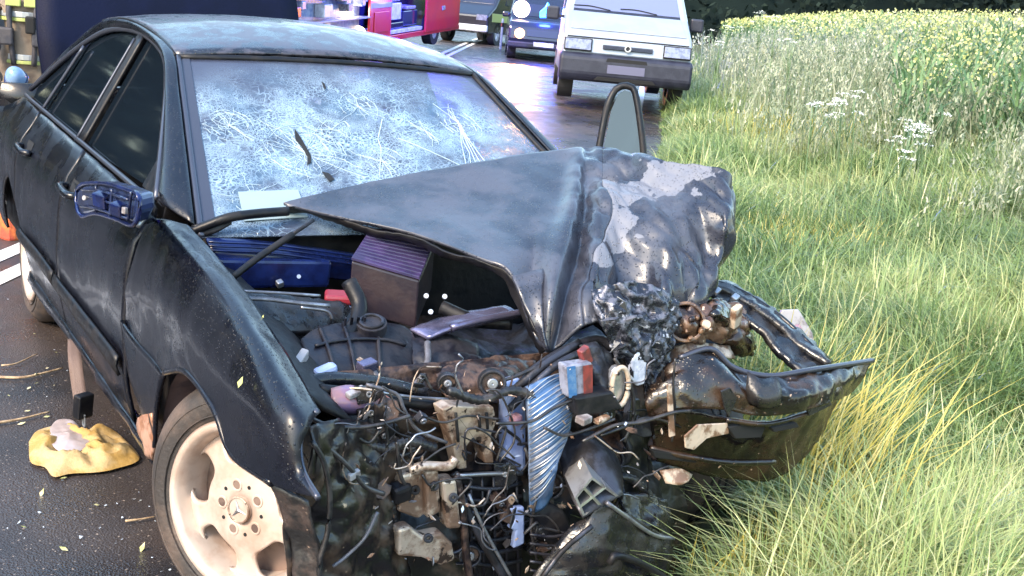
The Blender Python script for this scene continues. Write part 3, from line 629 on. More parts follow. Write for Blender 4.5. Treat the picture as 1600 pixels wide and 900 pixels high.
skin = loft('scraped_bonnet_skin', sk_, 60, 60, mat('scraped_silver_skin', (.014, .016, .024), .22, .3, c2=(.10, .105, .135), scale=34, lo=.48, hi=.60, r2=.4, bump=.5, bscale=60, c3=(.30, .31, .36), scale3=48, lo3=.62, hi3=.66), bon, .006, .016, 15, 5)
for q in range(14):
    a = random.Random(q).uniform(940, 1040); b = random.Random(q+50).uniform(470, 590); c = k(a, b, 'x', .465); r9 = random.Random(q+99); d1 = Vector((r9.gauss(0, .4), r9.gauss(0, 1), r9.gauss(0, 1))).normalized()*r9.uniform(.012, .03); d2 = Vector((r9.gauss(0, .6), r9.gauss(0, 1), r9.gauss(0, 1))).normalized()*r9.uniform(.006, .014)
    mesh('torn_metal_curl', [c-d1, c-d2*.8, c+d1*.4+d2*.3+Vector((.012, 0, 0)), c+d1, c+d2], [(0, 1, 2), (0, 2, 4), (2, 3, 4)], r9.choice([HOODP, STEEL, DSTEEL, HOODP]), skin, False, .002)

# ---------------------------------------------------------------- engine bay
# dark mass behind everything so no daylight shows through
loft('bulkhead', [[(-.50, y, .92) for y in (-.76, 0, .76)], [(-.47, y, .6) for y in (-.76, 0, .76)], [(-.45, y, .2) for y in (-.76, 0, .76)]], 10, 10, BLACKP, car, .02)
eng = loft('engine_block', [[(-.40, y, .60+.06*math.cos(y*6)) for y in (-.42, -.15, .15, .42)], [(-.05, y, .66) for y in (-.45, -.15, .15, .45)], [(.18, y, .55) for y in (-.45, -.15, .15, .45)], [(.20, y, .15) for y in (-.4, -.15, .15, .4)]], 26, 26, DSTEEL, car, .02, .03, 7, 2)
loft('inner_wing', [[(-.5, -.76, .90), (0, -.77, .86), (.45, -.77, .76)], [(-.5, -.62, .78), (0, -.60, .72), (.45, -.62, .64)], [(-.5, -.55, .4), (0, -.55, .35), (.45, -.58, .25)]], 20, 16, BLACKP, car, .012, .01, 8)
loft('left_inner_wing', [[(-.5, .76, .90), (0, .77, .80), (.25, .70, .70)], [(-.5, .62, .75), (0, .60, .66), (.25, .55, .58)], [(-.5, .55, .3), (0, .55, .25), (.25, .5, .2)]], 20, 16, BLACKP, car, .012, .02, 8)
cowl = loft('cowl_panel', [ks([(322, 373, -.40), (400, 377, -.41), (490, 388, -.41), (585, 402, -.41)]), ks([(330, 392, -.36), (405, 398, -.37), (490, 408, -.37), (580, 420, -.37)]), ks([(345, 415, -.37), (410, 420, -.38), (490, 432, -.38), (575, 440, -.38)])], 30, 12, NAVY, car, .01)
for y in (380, 386, 393): tube('cowl_ridge', ks([(326, y-2), (420, y+2), (500, y+12), (580, y+24)], 'x', -.352), .0035, NAVY, cowl, 5, 16)
slab('cowl_well', ks([(340, 405), (520, 408), (515, 450), (365, 452)], 'x', -.33), .06, NAVY, car, .01)
tube('cowl_edge', ks([(300, 362, -.46), (325, 352, -.44), (358, 340, -.42), (400, 334, -.42), (450, 330, -.43)]), .014, BLACKP, car, 8, 24)
loft('cowl_end', [ks([(300, 352, -.46), (330, 345, -.44), (362, 338, -.43)]), ks([(304, 372, -.45), (335, 365, -.43), (362, 350, -.42)])], 10, 6, BLACKP, car, .01)
tube('bonnet_strut', ks([(358, 438, -.22), (400, 405, -.24), (458, 366, -.27)]), .010, BLACKP, car, 8, 8); tube('strut_rod', ks([(455, 368, -.27), (490, 344, -.3)]), .005, DSTEEL, car, 8, 4)
ring('strut_bolt', k(357, 440, 'x', -.2), (1, -.4, .3), 0, .012, .02, STEEL, car, 12); ring('well_clip', k(467, 432, 'x', -.325), (1, -.4, .3), 0, .006, .008, BLUEW, car, 10)
box('small_clip', k(437, 443, 'x', -.31), (.02, .02, .02), STEEL, car, (.3, .4, .2), .004)
# box with ribbed lid
bt = ks([(578, 363, -.28), (624, 362, -.26), (680, 378, -.20), (655, 439, -.08), (549, 408, -.16)])
bx = mesh('filter_box', bt+[p+Vector((0, 0, -.14)) for p in bt], [tuple(range(5)), (9, 8, 7, 6, 5)]+[(i, i+5, (i+1) % 5+5, (i+1) % 5) for i in range(5)], BROWNB, car, False, bevel=.005)
for q in range(11):
    t = (q+.5)/11; a = bt[0].lerp(bt[4], t)+Vector((0, 0, .004)); b = bt[2].lerp(bt[3], t)+Vector((0, 0, .004))
    if t < .25: a = bt[0].lerp(bt[4], t)+Vector((0, 0, .004))
    d = (bt[4]-bt[0]).normalized()*.0065
    mesh('lid_rib', [a-d, a+d, b+d, b-d, a-d+Vector((0, 0, .007)), a+d+Vector((0, 0, .007)), b+d+Vector((0, 0, .007)), b-d+Vector((0, 0, .007))], [(4, 5, 6, 7), (0, 1, 5, 4), (1, 2, 6, 5), (2, 3, 7, 6), (3, 0, 4, 7)], PURPLE, bx, False, bevel=.002)
slab('lid_panel', [p+Vector((0, 0, .004)) for p in bt], .006, PURPLE, bx, 0, (0, 0, 1))
# reservoirs, ducts
rb = box('fluid_reservoir', k(530, 487, 'x', -.12), (.05, .07, .06), LILAC, car, (0, .1, -.4), .01); box('reservoir_cap', k(530, 464, 'x', -.12), (.06, .08, .025), REDP, rb, (0, .1, -.4), .008)
loft('air_duct', [ks([(372, 458, -.05), (440, 462, -.08), (510, 470, -.1), (560, 478, -.1)]), ks([(385, 490, .0), (450, 495, -.03), (510, 500, -.05), (560, 505, -.06)]), ks([(410, 520, .02), (450, 522, 0), (505, 520, -.03), (550, 512, -.05)])], 24, 14, WETPL, car, .02, .008, 14, 3)
for pts, r in (([(375, 466), (420, 468), (470, 474), (515, 478)], .006), ([(380, 455), (440, 458), (500, 462)], .004), ([(470, 480), (510, 486), (520, 500)], .005)): tube('duct_clip', ks(pts, 'x', .0), r, STEEL, car, 6)
tube('coolant_hose', ks([(545, 440, -.05), (562, 480, 0), (545, 520, .05), (480, 545, .06), (430, 560, .05)]), .022, BLACKP, car, 10, 26)
tube('coolant_hose', ks([(690, 480, -.02), (740, 500, .05), (800, 505, .1)]), .02, BLACKP, car, 10, 20)
# engine cover with raised ribs
er = [ks([(470, 535, .08), (500, 515, .04), (560, 507, .02), (625, 512, .02), (650, 535, .05)]), ks([(478, 555, .14), (520, 545, .12), (570, 542, .11), (620, 545, .10), (645, 560, .11)]), ks([(487, 575, .19), (525, 572, .18), (570, 575, .18), (610, 578, .17), (640, 585, .16)]), ks([(500, 590, .20), (530, 598, .20), (570, 600, .20), (608, 604, .19), (632, 606, .18)])]
ec = loft('engine_cover', er, 30, 24, COVER, car, .02)
def on(rows, u_, t_):   # point on the same surface
    return catmull([catmull(r, 21)[int(round(u_*20))] for r in rows], 21)[int(round(t_*20))]+Vector((.012, -.004, .012))
for u_ in (.22, .42, .66): tube('cover_rib', [on(er, u_, t/6) for t in range(7)], .005, COVER, ec, 6, 14)
for t_ in (.35, .95): tube('cover_rib', [on(er, u_/8, t_) for u_ in range(1, 8)], .005, COVER, ec, 6, 18)
ring('oil_filler_cap', on(er, .62, .15)+Vector((0, 0, .02)), (.3, -.15, 1), 0, .042, .03, COVER, ec, 24); ring('cap_rim', on(er, .62, .15)+Vector((.004, -.002, .026)), (.3, -.15, 1), .026, .034, .012, DSTEEL, ec, 24)
for q in range(6): box('cap_grip', on(er, .40+.03*q, .08)+Vector((0, 0, .012)), (.006, .006, .03), COVER, ec, (0, .2, 0), .001)
loft('engine_shroud', [ks([(640, 530, .06), (690, 525, .06), (745, 540, .08)]), ks([(645, 565, .14), (690, 560, .15), (750, 570, .16)]), ks([(650, 600, .19), (700, 605, .2), (755, 600, .2)])], 20, 14, COVER, car, .015, .012, 10, 3)
loft('strut_brace', [ks([(640, 515, .02), (700, 495, .02), (790, 478, .06)]), ks([(668, 530, .08), (715, 512, .10), (815, 492, .12)])], 16, 8, LILAC, car, .012, .004, 10)
tube('brace_tube', ks([(705, 512, .12), (760, 498, .12), (825, 486, .12)]), .010, LILAC, car, 8)
for x, y in ((666, 462), (695, 463), (625, 528), (673, 487)): ring('bolt', k(x, y, 'x', .03), (.8, -.4, .5), 0, .007, .01, ALU, car, 8)
tube('vacuum_hose', ks([(668, 535, .14), (668, 565, .19), (655, 595, .22), (630, 608, .23), (603, 604, .23), (588, 588, .22), (580, 575, .2)]), .009, HOSE, car, 8, 30)
box('hose_joint', k(573, 572, 'x', .21), (.03, .05, .03), LILAC, car, (.1, .2, .3), .005)
# front cross member, reservoirs below
tube('cross_member', ks([(500, 608, .36), (560, 615, .36), (640, 630, .36), (720, 632, .35), (790, 620, .33)]), .013, BLACKP, car, 8, 26); tube('cross_member_edge', ks([(560, 607, .37), (640, 620, .37), (700, 624, .37)]), .004, STEEL, car, 6, 14)
tube('cross_member', ks([(470, 600, .30), (520, 592, .30), (600, 600, .28), (690, 622, .28)]), .018, WETPL, car, 8, 26)
loft('washer_reservoir', [ks([(517, 612, .37), (545, 606, .37), (580, 615, .37)]), ks([(518, 628, .40), (545, 630, .41), (580, 632, .40)]), ks([(530, 640, .38), (550, 643, .38), (576, 640, .38)])], 10, 8, PINKP, car, .02)
ring('reservoir_lid', k(591, 628, 'x', .40), (.3, -.2, 1), 0, .032, .022, mat('brown_cap', (.20, .07, .04), .35), car, 20); ring('reservoir_neck', k(590, 648, 'x', .395), (.3, -.2, 1), 0, .024, .03, WHITEP, car, 20)
box('white_tab', k(556, 613, 'x', .41), (.02, .05, .015), WHITEP, car, (.2, .2, .3), .004); box('white_tab', k(470, 562, 'x', .25), (.02, .05, .03), WHITEP, car, (.5, .2, .8), .004); box('blue_tab', k(508, 586, 'x', .28), (.03, .06, .05), BLUEW, car, (.2, .2, .3), .01)
# tangled wreckage in the centre
loft('crushed_manifold', [ks([(680, 585, .26), (730, 560, .24), (790, 555, .22), (835, 565, .22)]), ks([(690, 605, .34), (740, 590, .34), (790, 585, .33), (830, 590, .30)]), ks([(705, 635, .36), (745, 630, .38), (790, 628, .37), (820, 622, .34)])], 36, 24, RUSTM, car, .012, .016, 9, 3)
br = ks([(690, 640), (704, 634), (772, 636), (776, 660), (768, 680), (772, 724), (758, 724), (750, 690), (738, 686), (728, 700), (730, 732), (716, 734), (706, 690)], 'x', .42)
b_ = slab('slotted_bracket', br, .05, TANM, car, .004)
for pts in ([(712, 645), (716, 690)], [(748, 648), (750, 668)], [(760, 645), (762, 670)]): tube('bracket_slot', ks(pts, 'x', .428), .004, HOLE, b_, 6, 4)
loft('radiator_panel', [ks([(610, 650, .36), (660, 655, .36), (700, 650, .36)]), ks([(620, 690, .34), (660, 700, .33), (705, 700, .34)]), ks([(640, 730, .32), (680, 740, .32), (720, 738, .33)])], 16, 16, MUDPL, car, .01, .012, 12)
# liner sheet lower left
loft('torn_wheel_liner', [ks([(478, 668, .60), (480, 720, .62), (460, 780, .60), (440, 800, .56), (450, 930, .55)]), ks([(530, 655, .48), (540, 720, .52), (545, 790, .54), (530, 850, .55), (520, 940, .55)]), ks([(590, 670, .40), (600, 720, .44), (590, 800, .47), (600, 860, .48), (590, 950, .50)]), ks([(630, 690, .36), (630, 740, .38), (625, 800, .42), (630, 860, .44), (640, 950, .44)])], 50, 40, MUDPL, car, .008, .016, 9, 6)
loft('splash_guard', [ks([(425, 752, .58), (440, 800, .57), (455, 850, .57), (462, 930, .57)]), ks([(480, 785, .64), (490, 820, .63), (500, 860, .62), (508, 930, .62)])], 20, 12, mat('dusty_grey_liner', (.012, .012, .013), .4, c2=(.045, .033, .03), scale=11, lo=.48, hi=.62, bump=.35, c3=(.25, .18, .14), scale3=45, lo3=.66, hi3=.70), car, .008, .006, 12)
# pale metal castings
for nm, pts, x, th in (('pale_casting', [(628, 742), (662, 734), (668, 800), (655, 812), (622, 800)], .46, .08), ('pale_post', [(664, 738), (686, 734), (690, 800), (668, 812)], .48, .05), ('pale_bracket', [(690, 752), (714, 750), (722, 826), (700, 828)], .49, .05), ('pale_lower_plate', [(622, 828), (640, 822), (660, 838), (690, 832), (708, 850), (712, 876), (690, 885), (660, 872), (622, 870)], .50, .04)):
    q = slab(nm, ks(pts, 'x', x), th, TANM, car, .008)
    c = sum(ks(pts, 'x', x+.004), Vector())/len(pts); ring('casting_bolt', c+Vector((.004, 0, .02)), (1, -.3, .1), .004, .012, .008, DSTEEL, q, 12)
tube('casting_flange', ks([(640, 735, .47), (662, 728, .48), (700, 728, .49), (712, 716, .49)]), .012, TANM, car, 8)
tube('tie_rod', ks([(720, 775, .46), (745, 830, .47), (790, 905, .48)]), .011, DSTEEL, car, 8, 10); tube('tie_rod', ks([(732, 772, .465), (756, 826, .475), (800, 905, .485)]), .005, STEEL, car, 6, 10)
tube('strut_pipe', ks([(712, 740, .47), (722, 790, .48), (728, 860, .48), (735, 910, .47)]), .010, RUSTM, car, 8, 12)
box('small_motor', k(625, 768, 'x', .45), (.04, .05, .05), BLACKP, car, (.2, .3, .1), .01); box('white_connector', k(553, 742, 'x', .56), (.012, .03, .018), WHITEP, car, (.3, .2, .3), .003)
# radiator / fan
fan = slab('fan_shroud', ks([(718, 742), (815, 738), (822, 800), (815, 905), (735, 905)], 'x', .38), .03, BLACKP, car, .006)
tube('shroud_rail', ks([(715, 743, .41), (770, 740, .41), (816, 740, .41)]), .006, STEEL, fan, 6, 8)
for q in range(7): tube('fan_slat', ks([(725+3*q, 760+20*q, .40), (770, 764+20*q, .405), (815, 755+20*q, .40)]), .006, COVER if q % 2 else DSTEEL, fan, 6, 8)
for q in range(5): tube('shroud_web', ks([(735+18*q, 745, .40), (738+18*q, 900, .40)]), .004, COVER, fan, 6, 4)
slab('pale_blue_tank', ks([(790, 600), (818, 592), (824, 640), (824, 740), (792, 738)], 'x', .40), .05, BLUEW, car, .014)
slab('pale_blue_tank', ks([(797, 795), (820, 792), (820, 850), (802, 858), (806, 830), (796, 826), (806, 812)], 'x', .44), .02, BLUEW, car, .005)
box('pink_fitting', k(806, 655, 'x', .42), (.03, .03, .03), PINKP, car, (.2, .1, .2), .01)
# crushed radiator core with fins
rc = [ks([(822, 605, .44), (858, 588, .44), (892, 582, .43)]), ks([(824, 650, .46), (862, 642, .48), (892, 636, .47)]), ks([(826, 700, .47), (858, 696, .49), (884, 684, .48)]), ks([(826, 745, .46), (848, 742, .48), (868, 722, .48)]), ks([(828, 800, .45), (846, 792, .46), (860, 774, .46)])]
rcore = loft('radiator_core', rc, 26, 40, RADB, car, .02, .004, 12, 4)
e0, e1_, e2_ = (catmull([r[i_] for r in rc], 61) for i_ in (0, 1, 2))
for q in range(34):
    t = int(2+q*56/34); a, m0, b = e0[t]+Vector((.012, -.005, .004)), e1_[max(t-3, 0)]+Vector((.013, -.006, .004)), e2_[max(t-6, 0)]+Vector((.012, -.005, .004))
    tube('radiator_fin', [a, m0+Vector((.002*math.sin(q*1.7), 0, .002*math.sin(q))), b], .0016, ALU if q % 3 else RADB, rcore, 4, 8)
# printed can: blue, white, red bands
can = ks([(884, 572, .50), (926, 566, .50), (926, 618, .50), (888, 622, .50)])
CANB = mat('can_blue_print', (.03, .11, .26), .35, c2=(.10, .18, .30), scale=30); CANR = mat('can_red_print', (.20, .035, .03), .35, c2=(.09, .025, .025), scale=30); CANW = mat('can_white_print', (.20, .21, .27), .35, c2=(.10, .10, .13), scale=30)
cn = slab('striped_label_box', can, .04, CANW, car, .006)
def quad_on(p, u0, u1, v0, v1, off): return [p[0].lerp(p[1], a).lerp(p[3].lerp(p[2], a), b)+Vector((off, -off*.4, 0)) for a, b in ((u0, v0), (u1, v0), (u1, v1), (u0, v1))]
mesh('blue_stripe', quad_on(can, .02, .34, .02, .98, .004), [(0, 1, 2, 3)], CANB, cn, False, .001); mesh('red_stripe', quad_on(can, .62, .98, .05, .98, .004), [(0, 1, 2, 3)], CANR, cn, False, .001)
for q in range(0): mesh('red_print_mark', quad_on(can, .70, .92, .1+.3*q, .22+.3*q, .0065), [(0, 1, 2, 3)], CANW, cn, False, .001)
box('red_tag', k(914, 556, 'x', .47), (.02, .03, .05), CANR, car, (.5, 0, .2), .004)
# dark rails of the crushed front panel
for pts, r in (([(800, 612, .40), (850, 570, .40), (905, 535, .38)], .012), ([(795, 640, .42), (830, 605, .42), (870, 570, .42), (912, 548, .40)], .010), ([(820, 590, .38), (870, 555, .38), (930, 530, .36), (960, 545, .38)], .014)): tube('front_panel_rail', ks(pts), r, DSTEEL, car, 8)
loft('lock_panel', [ks([(905, 540, .40), (935, 535, .42), (960, 560, .42)]), ks([(925, 580, .44), (945, 585, .46), (970, 590, .44)]), ks([(925, 625, .46), (950, 628, .47), (975, 640, .45)])], 16, 12, DSTEEL, car, .01, .014, 14)
ol = [k(969+13*math.cos(a)-5*math.sin(a)*.5, 604+30*math.sin(a), 'x', .48) for a in [2*math.pi*i/16 for i in range(17)]]
tube('lamp_ring', ol, .007, CREAM, car, 8, 40); slab('lamp_reflector', [p+Vector((-.012, 0, 0)) for p in ol[:-1]], .02, ALU, car, .004)
slab('clear_lens_piece', ks([(988, 560), (1000, 545), (1012, 560), (1008, 600), (996, 604), (986, 592)], 'x', .46), .02, mat('lens_plastic', (.25, .28, .36), .1, c2=(.5, .52, .6), scale=20), car, .005)
slab('control_box', ks([(898, 622), (958, 612), (975, 640), (940, 648), (903, 652)], 'x', .52), .06, BLACKP, car, .006); box('box_connector', k(912, 655, 'x', .525), (.03, .035, .02), WHITEP, car, (.1, .1, .3), .004); box('box_connector', k(940, 655, 'x', .525), (.02, .05, .012), CREAM, car, (.1, .1, .3), .004)
# hollow aluminium crash beam
ea = ks([(898, 778), (925, 745), (968, 776), (912, 808)], 'x', .60)  # end face corners
fwd = k(880, 695, 'x', .36)-k(915, 770, 'x', .60)
def hollow(name, q, d, wall, mt, parent):
    c = sum(q, Vector())/4; inn = [p.lerp(c, wall) for p in q]
    v = q+inn+[p+d for p in q]+[p+d for p in inn]; f = []
    for i in range(4):
        j = (i+1) % 4; f += [(i, j, j+4, i+4), (i, i+8, j+8, j), (i+4, j+4, j+12, i+12)]
    return mesh(name, v, f, mt, parent, False)
beam = hollow('crash_beam', ea, fwd, .14, mat('beam_alloy', (.36, .36, .37), .35, .7, c2=(.16, .15, .15), scale=12, r2=.5), car)
m01, m12, m23, m30 = [(ea[i]+ea[(i+1) % 4])/2 for i in range(4)]
for a, b in ((m01, m23), (m12, m30)):
    t = (b-a).cross(fwd).normalized()*.0035; mesh('beam_web', [a-t, b-t, b+t, a+t, a-t+fwd, b-t+fwd, b+t+fwd, a+t+fwd], [(0, 1, 2, 3), (0, 4, 5, 1), (2, 6, 7, 3)], ALU, beam, False)
loft('beam_shell', [ks([(868, 700, .40), (890, 770, .54), (910, 810, .60)]), ks([(905, 676, .40), (930, 700, .50), (970, 775, .60)]), ks([(930, 676, .38), (965, 720, .48), (972, 780, .58)])], 14, 12, DSTEEL, beam, .006, .004, 12)
# undertray and lower bumper remains
loft('undertray', [ks([(830, 905, .56), (870, 850, .56), (905, 812, .56)]), ks([(930, 905, .62), (940, 850, .62), (950, 790, .60)]), ks([(1040, 930, .60), (1046, 880, .58), (1050, 842, .56)]), ], 24, 24, WETPL, car, .01, .012, 7, 4)
tube('undertray_edge', ks([(948, 785, .61), (980, 808, .60), (1020, 835, .58), (1052, 842, .56)]), .006, STEEL, car, 6, 14)
loft('bent_sheet', [ks([(965, 770, .52), (1000, 770, .5), (1040, 780, .48)]), ks([(980, 800, .54), (1010, 805, .52), (1052, 810, .5)]), ks([(1000, 815, .55), (1030, 830, .54), (1050, 845, .52)])], 14, 12, WETPL, car, .008, .012, 14)
loft('lower_grille', [ks([(830, 770, .44), (880, 800, .47), (900, 850, .48)]), ks([(830, 840, .46), (860, 850, .48), (880, 870, .48)])], 12, 10, BLACKP, car, .01, .01, 14)
for q in range(5): tube('grille_bar', ks([(828, 835+14*q, .50), (870, 838+14*q, .51), (915, 820+12*q, .52)]), .004, DSTEEL if q % 2 else COVER, car, 6, 8)
tube('lower_rail', ks([(845, 905, .62), (880, 860, .62), (925, 822, .62)]), .007, DSTEEL, car, 6)
tube('tray_loop', ks([(952, 880, .66), (962, 868, .66), (1000, 880, .64), (1040, 905, .62)]), .010, BLACKP, car, 8, 14)
loft('dark_support', [ks([(960, 640, .40), (1000, 660, .36), (1015, 700, .36)]), ks([(980, 700, .42), (1010, 730, .38), (1030, 760, .38)]), ks([(960, 770, .44), (1010, 790, .42), (1050, 800, .40)])], 16, 14, BLACKP, car, .02, .02, 9)

# bumper: big wet brown-black shell on the grass side
bmp_rows = [ks([(1005, 600, .42), (1060, 560, .45), (1110, 546, .47), (1145, 575, .50), (1200, 588, .54), (1270, 578, .56), (1362, 564, .50)]),
            ks([(1008, 630, .46), (1060, 600, .50), (1120, 590, .54), (1170, 610, .58), (1220, 615, .62), (1280, 610, .62), (1352, 585, .52)]),
            ks([(1015, 655, .46), (1060, 640, .52), (1130, 640, .57), (1180, 650, .60), (1240, 645, .63), (1290, 632, .62), (1330, 615, .54)])]
bmp = loft('front_bumper', bmp_rows, 90, 26, MUDP, car, .008, .006, 8, 11)
loft('bumper_skirt', [ks([(1015, 655, .45), (1060, 640, .50), (1140, 655, .56), (1200, 660, .58), (1270, 640, .57), (1310, 622, .52)]), ks([(1020, 690, .43), (1070, 690, .47), (1140, 690, .52), (1200, 692, .54), (1270, 668, .53), (1300, 645, .50)]), ks([(1025, 720, .42), (1080, 735, .45), (1140, 748, .48), (1200, 750, .50), (1240, 730, .50), (1285, 680, .47)])], 70, 20, MUDP, bmp, .008, .006, 9, 3)
tube('bumper_top_edge', [p+Vector((.006, -.003, .004)) for p in bmp_rows[0][1:]], .008, TRIMG, bmp, 6, 50)
tube('bumper_moulding', ks([(1016, 700, .47), (1070, 712, .50), (1140, 722, .55), (1210, 722, .56)]), .009, MUDP, bmp, 6, 24)
tube('bumper_moulding', ks([(1135, 656, .58), (1200, 662, .60), (1270, 644, .60)]), .008, MUDP, bmp, 6, 20)
slab('torn_bumper_flap', ks([(1070, 680), (1090, 664), (1138, 662), (1140, 678), (1105, 686), (1085, 704), (1072, 700)], 'x', .58), .006, CREAM, bmp, .002, amp=.004)
loft('bumper_bracket', [ks([(1168, 580, .57), (1190, 592, .60), (1215, 590, .60)]), ks([(1166, 610, .59), (1190, 625, .63), (1222, 620, .63)]), ks([(1172, 635, .59), (1195, 640, .61), (1218, 636, .61)])], 10, 8, WETPL, bmp, .006, .004, 20)
loft('bumper_hook', [ks([(1030, 735, .46), (1060, 732, .48), (1080, 742, .48)]), ks([(1040, 755, .48), (1062, 758, .50), (1076, 752, .5)])], 8, 6, CREAM, bmp, .01)
for pts, x in (([(1138, 668), (1165, 662), (1196, 668), (1190, 684), (1150, 686)], .585), ([(1020, 704), (1052, 708), (1092, 716), (1088, 724), (1024, 716)], .495), ([(1205, 668), (1245, 660), (1250, 668), (1210, 676)], .60)): slab('dark_slot_slab', ks(pts, 'x', x), .02, HOLE, bmp, .003)  # black slabs stand in for the shade inside bumper openings
for pts, x, mt in (([(1128, 612), (1142, 606), (1150, 624), (1140, 652), (1132, 640)], .585, WETPL), ([(1044, 602), (1050, 600), (1054, 680), (1046, 684)], .535, CREAM), ([(1075, 690), (1090, 672), (1098, 676), (1084, 700)], .565, CREAM), ([(1260, 640), (1296, 626), (1300, 634), (1264, 650)], .62, WETPL)): slab('broken_bumper_strip', ks(pts, 'x', x), .006, mt, bmp, .001, amp=.004, scale=20)
# broken lamp unit with round bowls
rc0 = random.Random(77)
lamp = loft('broken_headlamp', [ks([(1042, 480, .30), (1060, 472, .34), (1095, 468, .34), (1135, 465, .32), (1160, 485, .28)]), ks([(1042, 510, .38), (1065, 505, .42), (1100, 500, .43), (1140, 500, .40), (1175, 515, .34)]), ks([(1042, 545, .36), (1070, 540, .40), (1110, 535, .40), (1150, 540, .37), (1175, 545, .33)])], 36, 24, mat('brown_lamp_housing', (.055, .03, .02), .22, c2=(.14, .08, .05), scale=12, r2=.45, bump=.4, bscale=30, c3=(.45, .36, .28), scale3=26, lo3=.64, hi3=.68), car, .01, .022, 13, 2)
def blob(name, c, rx, mt, parent, amp=.01, scale=14, seed=0, basis=None):
    v, f = [], []; n1, n2 = 22, 14
    for i_ in range(n2+1):
        t = math.pi*i_/n2
        for j_ in range(n1):
            a = 2*math.pi*j_/n1; d = Vector((rx[0]*math.cos(a)*math.sin(t), rx[1]*math.sin(a)*math.sin(t), rx[2]*math.cos(t))); d = d*(1+amp/max(rx)*fractal(d+Vector(c), scale, seed)*2); v.append(Vector(c)+d)
    for i_ in range(n2):
        for j_ in range(n1): f.append((i_*n1+j_, i_*n1+(j_+1) % n1, (i_+1)*n1+(j_+1) % n1, (i_+1)*n1+j_))
    return mesh(name, v, f, mt, parent)
LMPB = mat('glossy_brown_lamp_plastic', (.05, .028, .02), .16, c2=(.15, .085, .05), scale=14, r2=.35, bump=.35, bscale=40, drops=.3)
c = k(1072, 503, 'x', .42); ring('lamp_bowl', c, (1, -.55, .35), .046, .056, .05, LMPB, lamp, 32); blob('lamp_bowl_floor', c+Vector((-.02, .01, -.005)), (.03, .05, .05), RUSTM, lamp, .016, 26, 3)
for q in range(9): blob('bulb_fragment', c+Vector((.012+rc0.uniform(0, .02), rc0.gauss(0, .02), rc0.gauss(0, .02))), (rc0.uniform(.004, .009),)*3, rc0.choice([RUSTM, LMPB, TANM]), lamp, .004, 40, q)
for sd_, rws in ((4, [[(1096, 478, .34), (1122, 466, .34), (1147, 482, .32)], [(1098, 500, .40), (1126, 492, .43), (1152, 505, .38)], [(1104, 522, .36), (1130, 519, .38), (1152, 524, .36)]]), (8, [[(1128, 516, .32), (1155, 506, .34), (1180, 522, .30)], [(1126, 535, .37), (1156, 532, .40), (1182, 541, .34)], [(1134, 553, .34), (1158, 558, .35), (1176, 556, .32)]])):
    loft('lamp_shell', [ks(r) for r in rws], 20, 18, MUDP, lamp, .006, .010, 16, sd_)
loft('lamp_lower_cup', [ks([(1042, 545, .36), (1080, 535, .40), (1140, 540, .38)]), ks([(1045, 565, .40), (1085, 555, .43), (1150, 560, .40)])], 12, 6, CREAM, lamp, .008, .006, 20)
box('lamp_bracket', k(1150, 494, 'x', .42), (.02, .035, .07), CREAM, lamp, (.4, .2, .3), .004)
ring('lamp_bulb', k(1104, 507, 'x', .48), (1, -.5, .2), 0, .012, .02, CREAM, lamp, 12)
# left wing remnant: long glossy strip
lw = loft('left_wing_strip', [ks([(1096, 446, .20), (1140, 460, .24), (1200, 500, .34), (1250, 545, .44), (1292, 572, .52)]), ks([(1104, 438, .17), (1150, 452, .21), (1212, 490, .30), (1262, 535, .41), (1296, 570, .50)]), ks([(1120, 480, .26), (1150, 490, .30), (1190, 520, .38), (1225, 560, .46), (1250, 584, .52)])], 40, 14, WETPL, car, .02, .008, 12, 5)
tube('wing_flange', ks([(1104, 437, .18), (1150, 451, .22), (1212, 489, .31), (1262, 534, .42), (1296, 570, .51)]), .008, PAINT, lw, 6, 30)
box('wing_clip', k(1147, 468, 'x', .26), (.02, .03, .03), ALU, lw, (.3, .4, .5), .004)
for x, y in ((1120, 455), (1175, 510), (1215, 540)): box('wing_clip', k(x, y, 'x', .33), (.015, .03, .012), STEEL, lw, (.3, .4, .5), .003)
# cables
rc_ = random.Random(12)
CAB = [([(470, 640), (500, 660), (545, 668), (590, 664), (640, 650)], .50, .005), ([(488, 690), (505, 720), (515, 770), (512, 830), (498, 880), (500, 905)], .63, .006), ([(500, 690), (530, 715), (550, 735), (570, 760), (600, 772)], .56, .006),
       ([(775, 662), (830, 658), (870, 635), (910, 620)], .50, .004), ([(910, 690), (960, 665), (1000, 660), (1050, 645), (1080, 642)], .54, .005), ([(850, 668), (880, 680), (915, 672), (960, 655)], .52, .004),
       ([(600, 655), (606, 690), (600, 715), (585, 735)], .46, .004), ([(590, 800), (570, 840), (540, 870), (520, 885)], .58, .004), ([(620, 690), (625, 740), (640, 770)], .46, .005), ([(760, 600), (800, 590), (850, 570), (900, 565)], .40, .005),
       ([(640, 640), (690, 660), (730, 650), (780, 655)], .44, .003), ([(960, 560), (985, 600), (990, 650), (975, 690)], .46, .005), ([(1055, 560), (1052, 600), (1055, 640), (1050, 690)], .52, .003), ([(820, 700), (840, 760), (830, 820), (840, 880)], .47, .004)]
for pts, x, r in CAB: tube('cable', ks(pts, 'x', x), r, CABLE if rc_.random() < .7 else HOSE, car, 6, 24)
for q in range(26):
    a = (rc_.uniform(560, 1000), rc_.uniform(600, 860)); pts = [a]
    if 790 < a[0] < 900 and a[1] < 760: continue
    for j in range(4): pts.append((pts[-1][0]+rc_.gauss(12, 28), pts[-1][1]+rc_.gauss(10, 22)))
    x = .40+.1*rc_.random(); tube('cable', ks(pts, 'x', x), rc_.uniform(.0022, .0048), rc_.choice([CABLE, CABLE, HOSE, DSTEEL]), car, 5, 20)
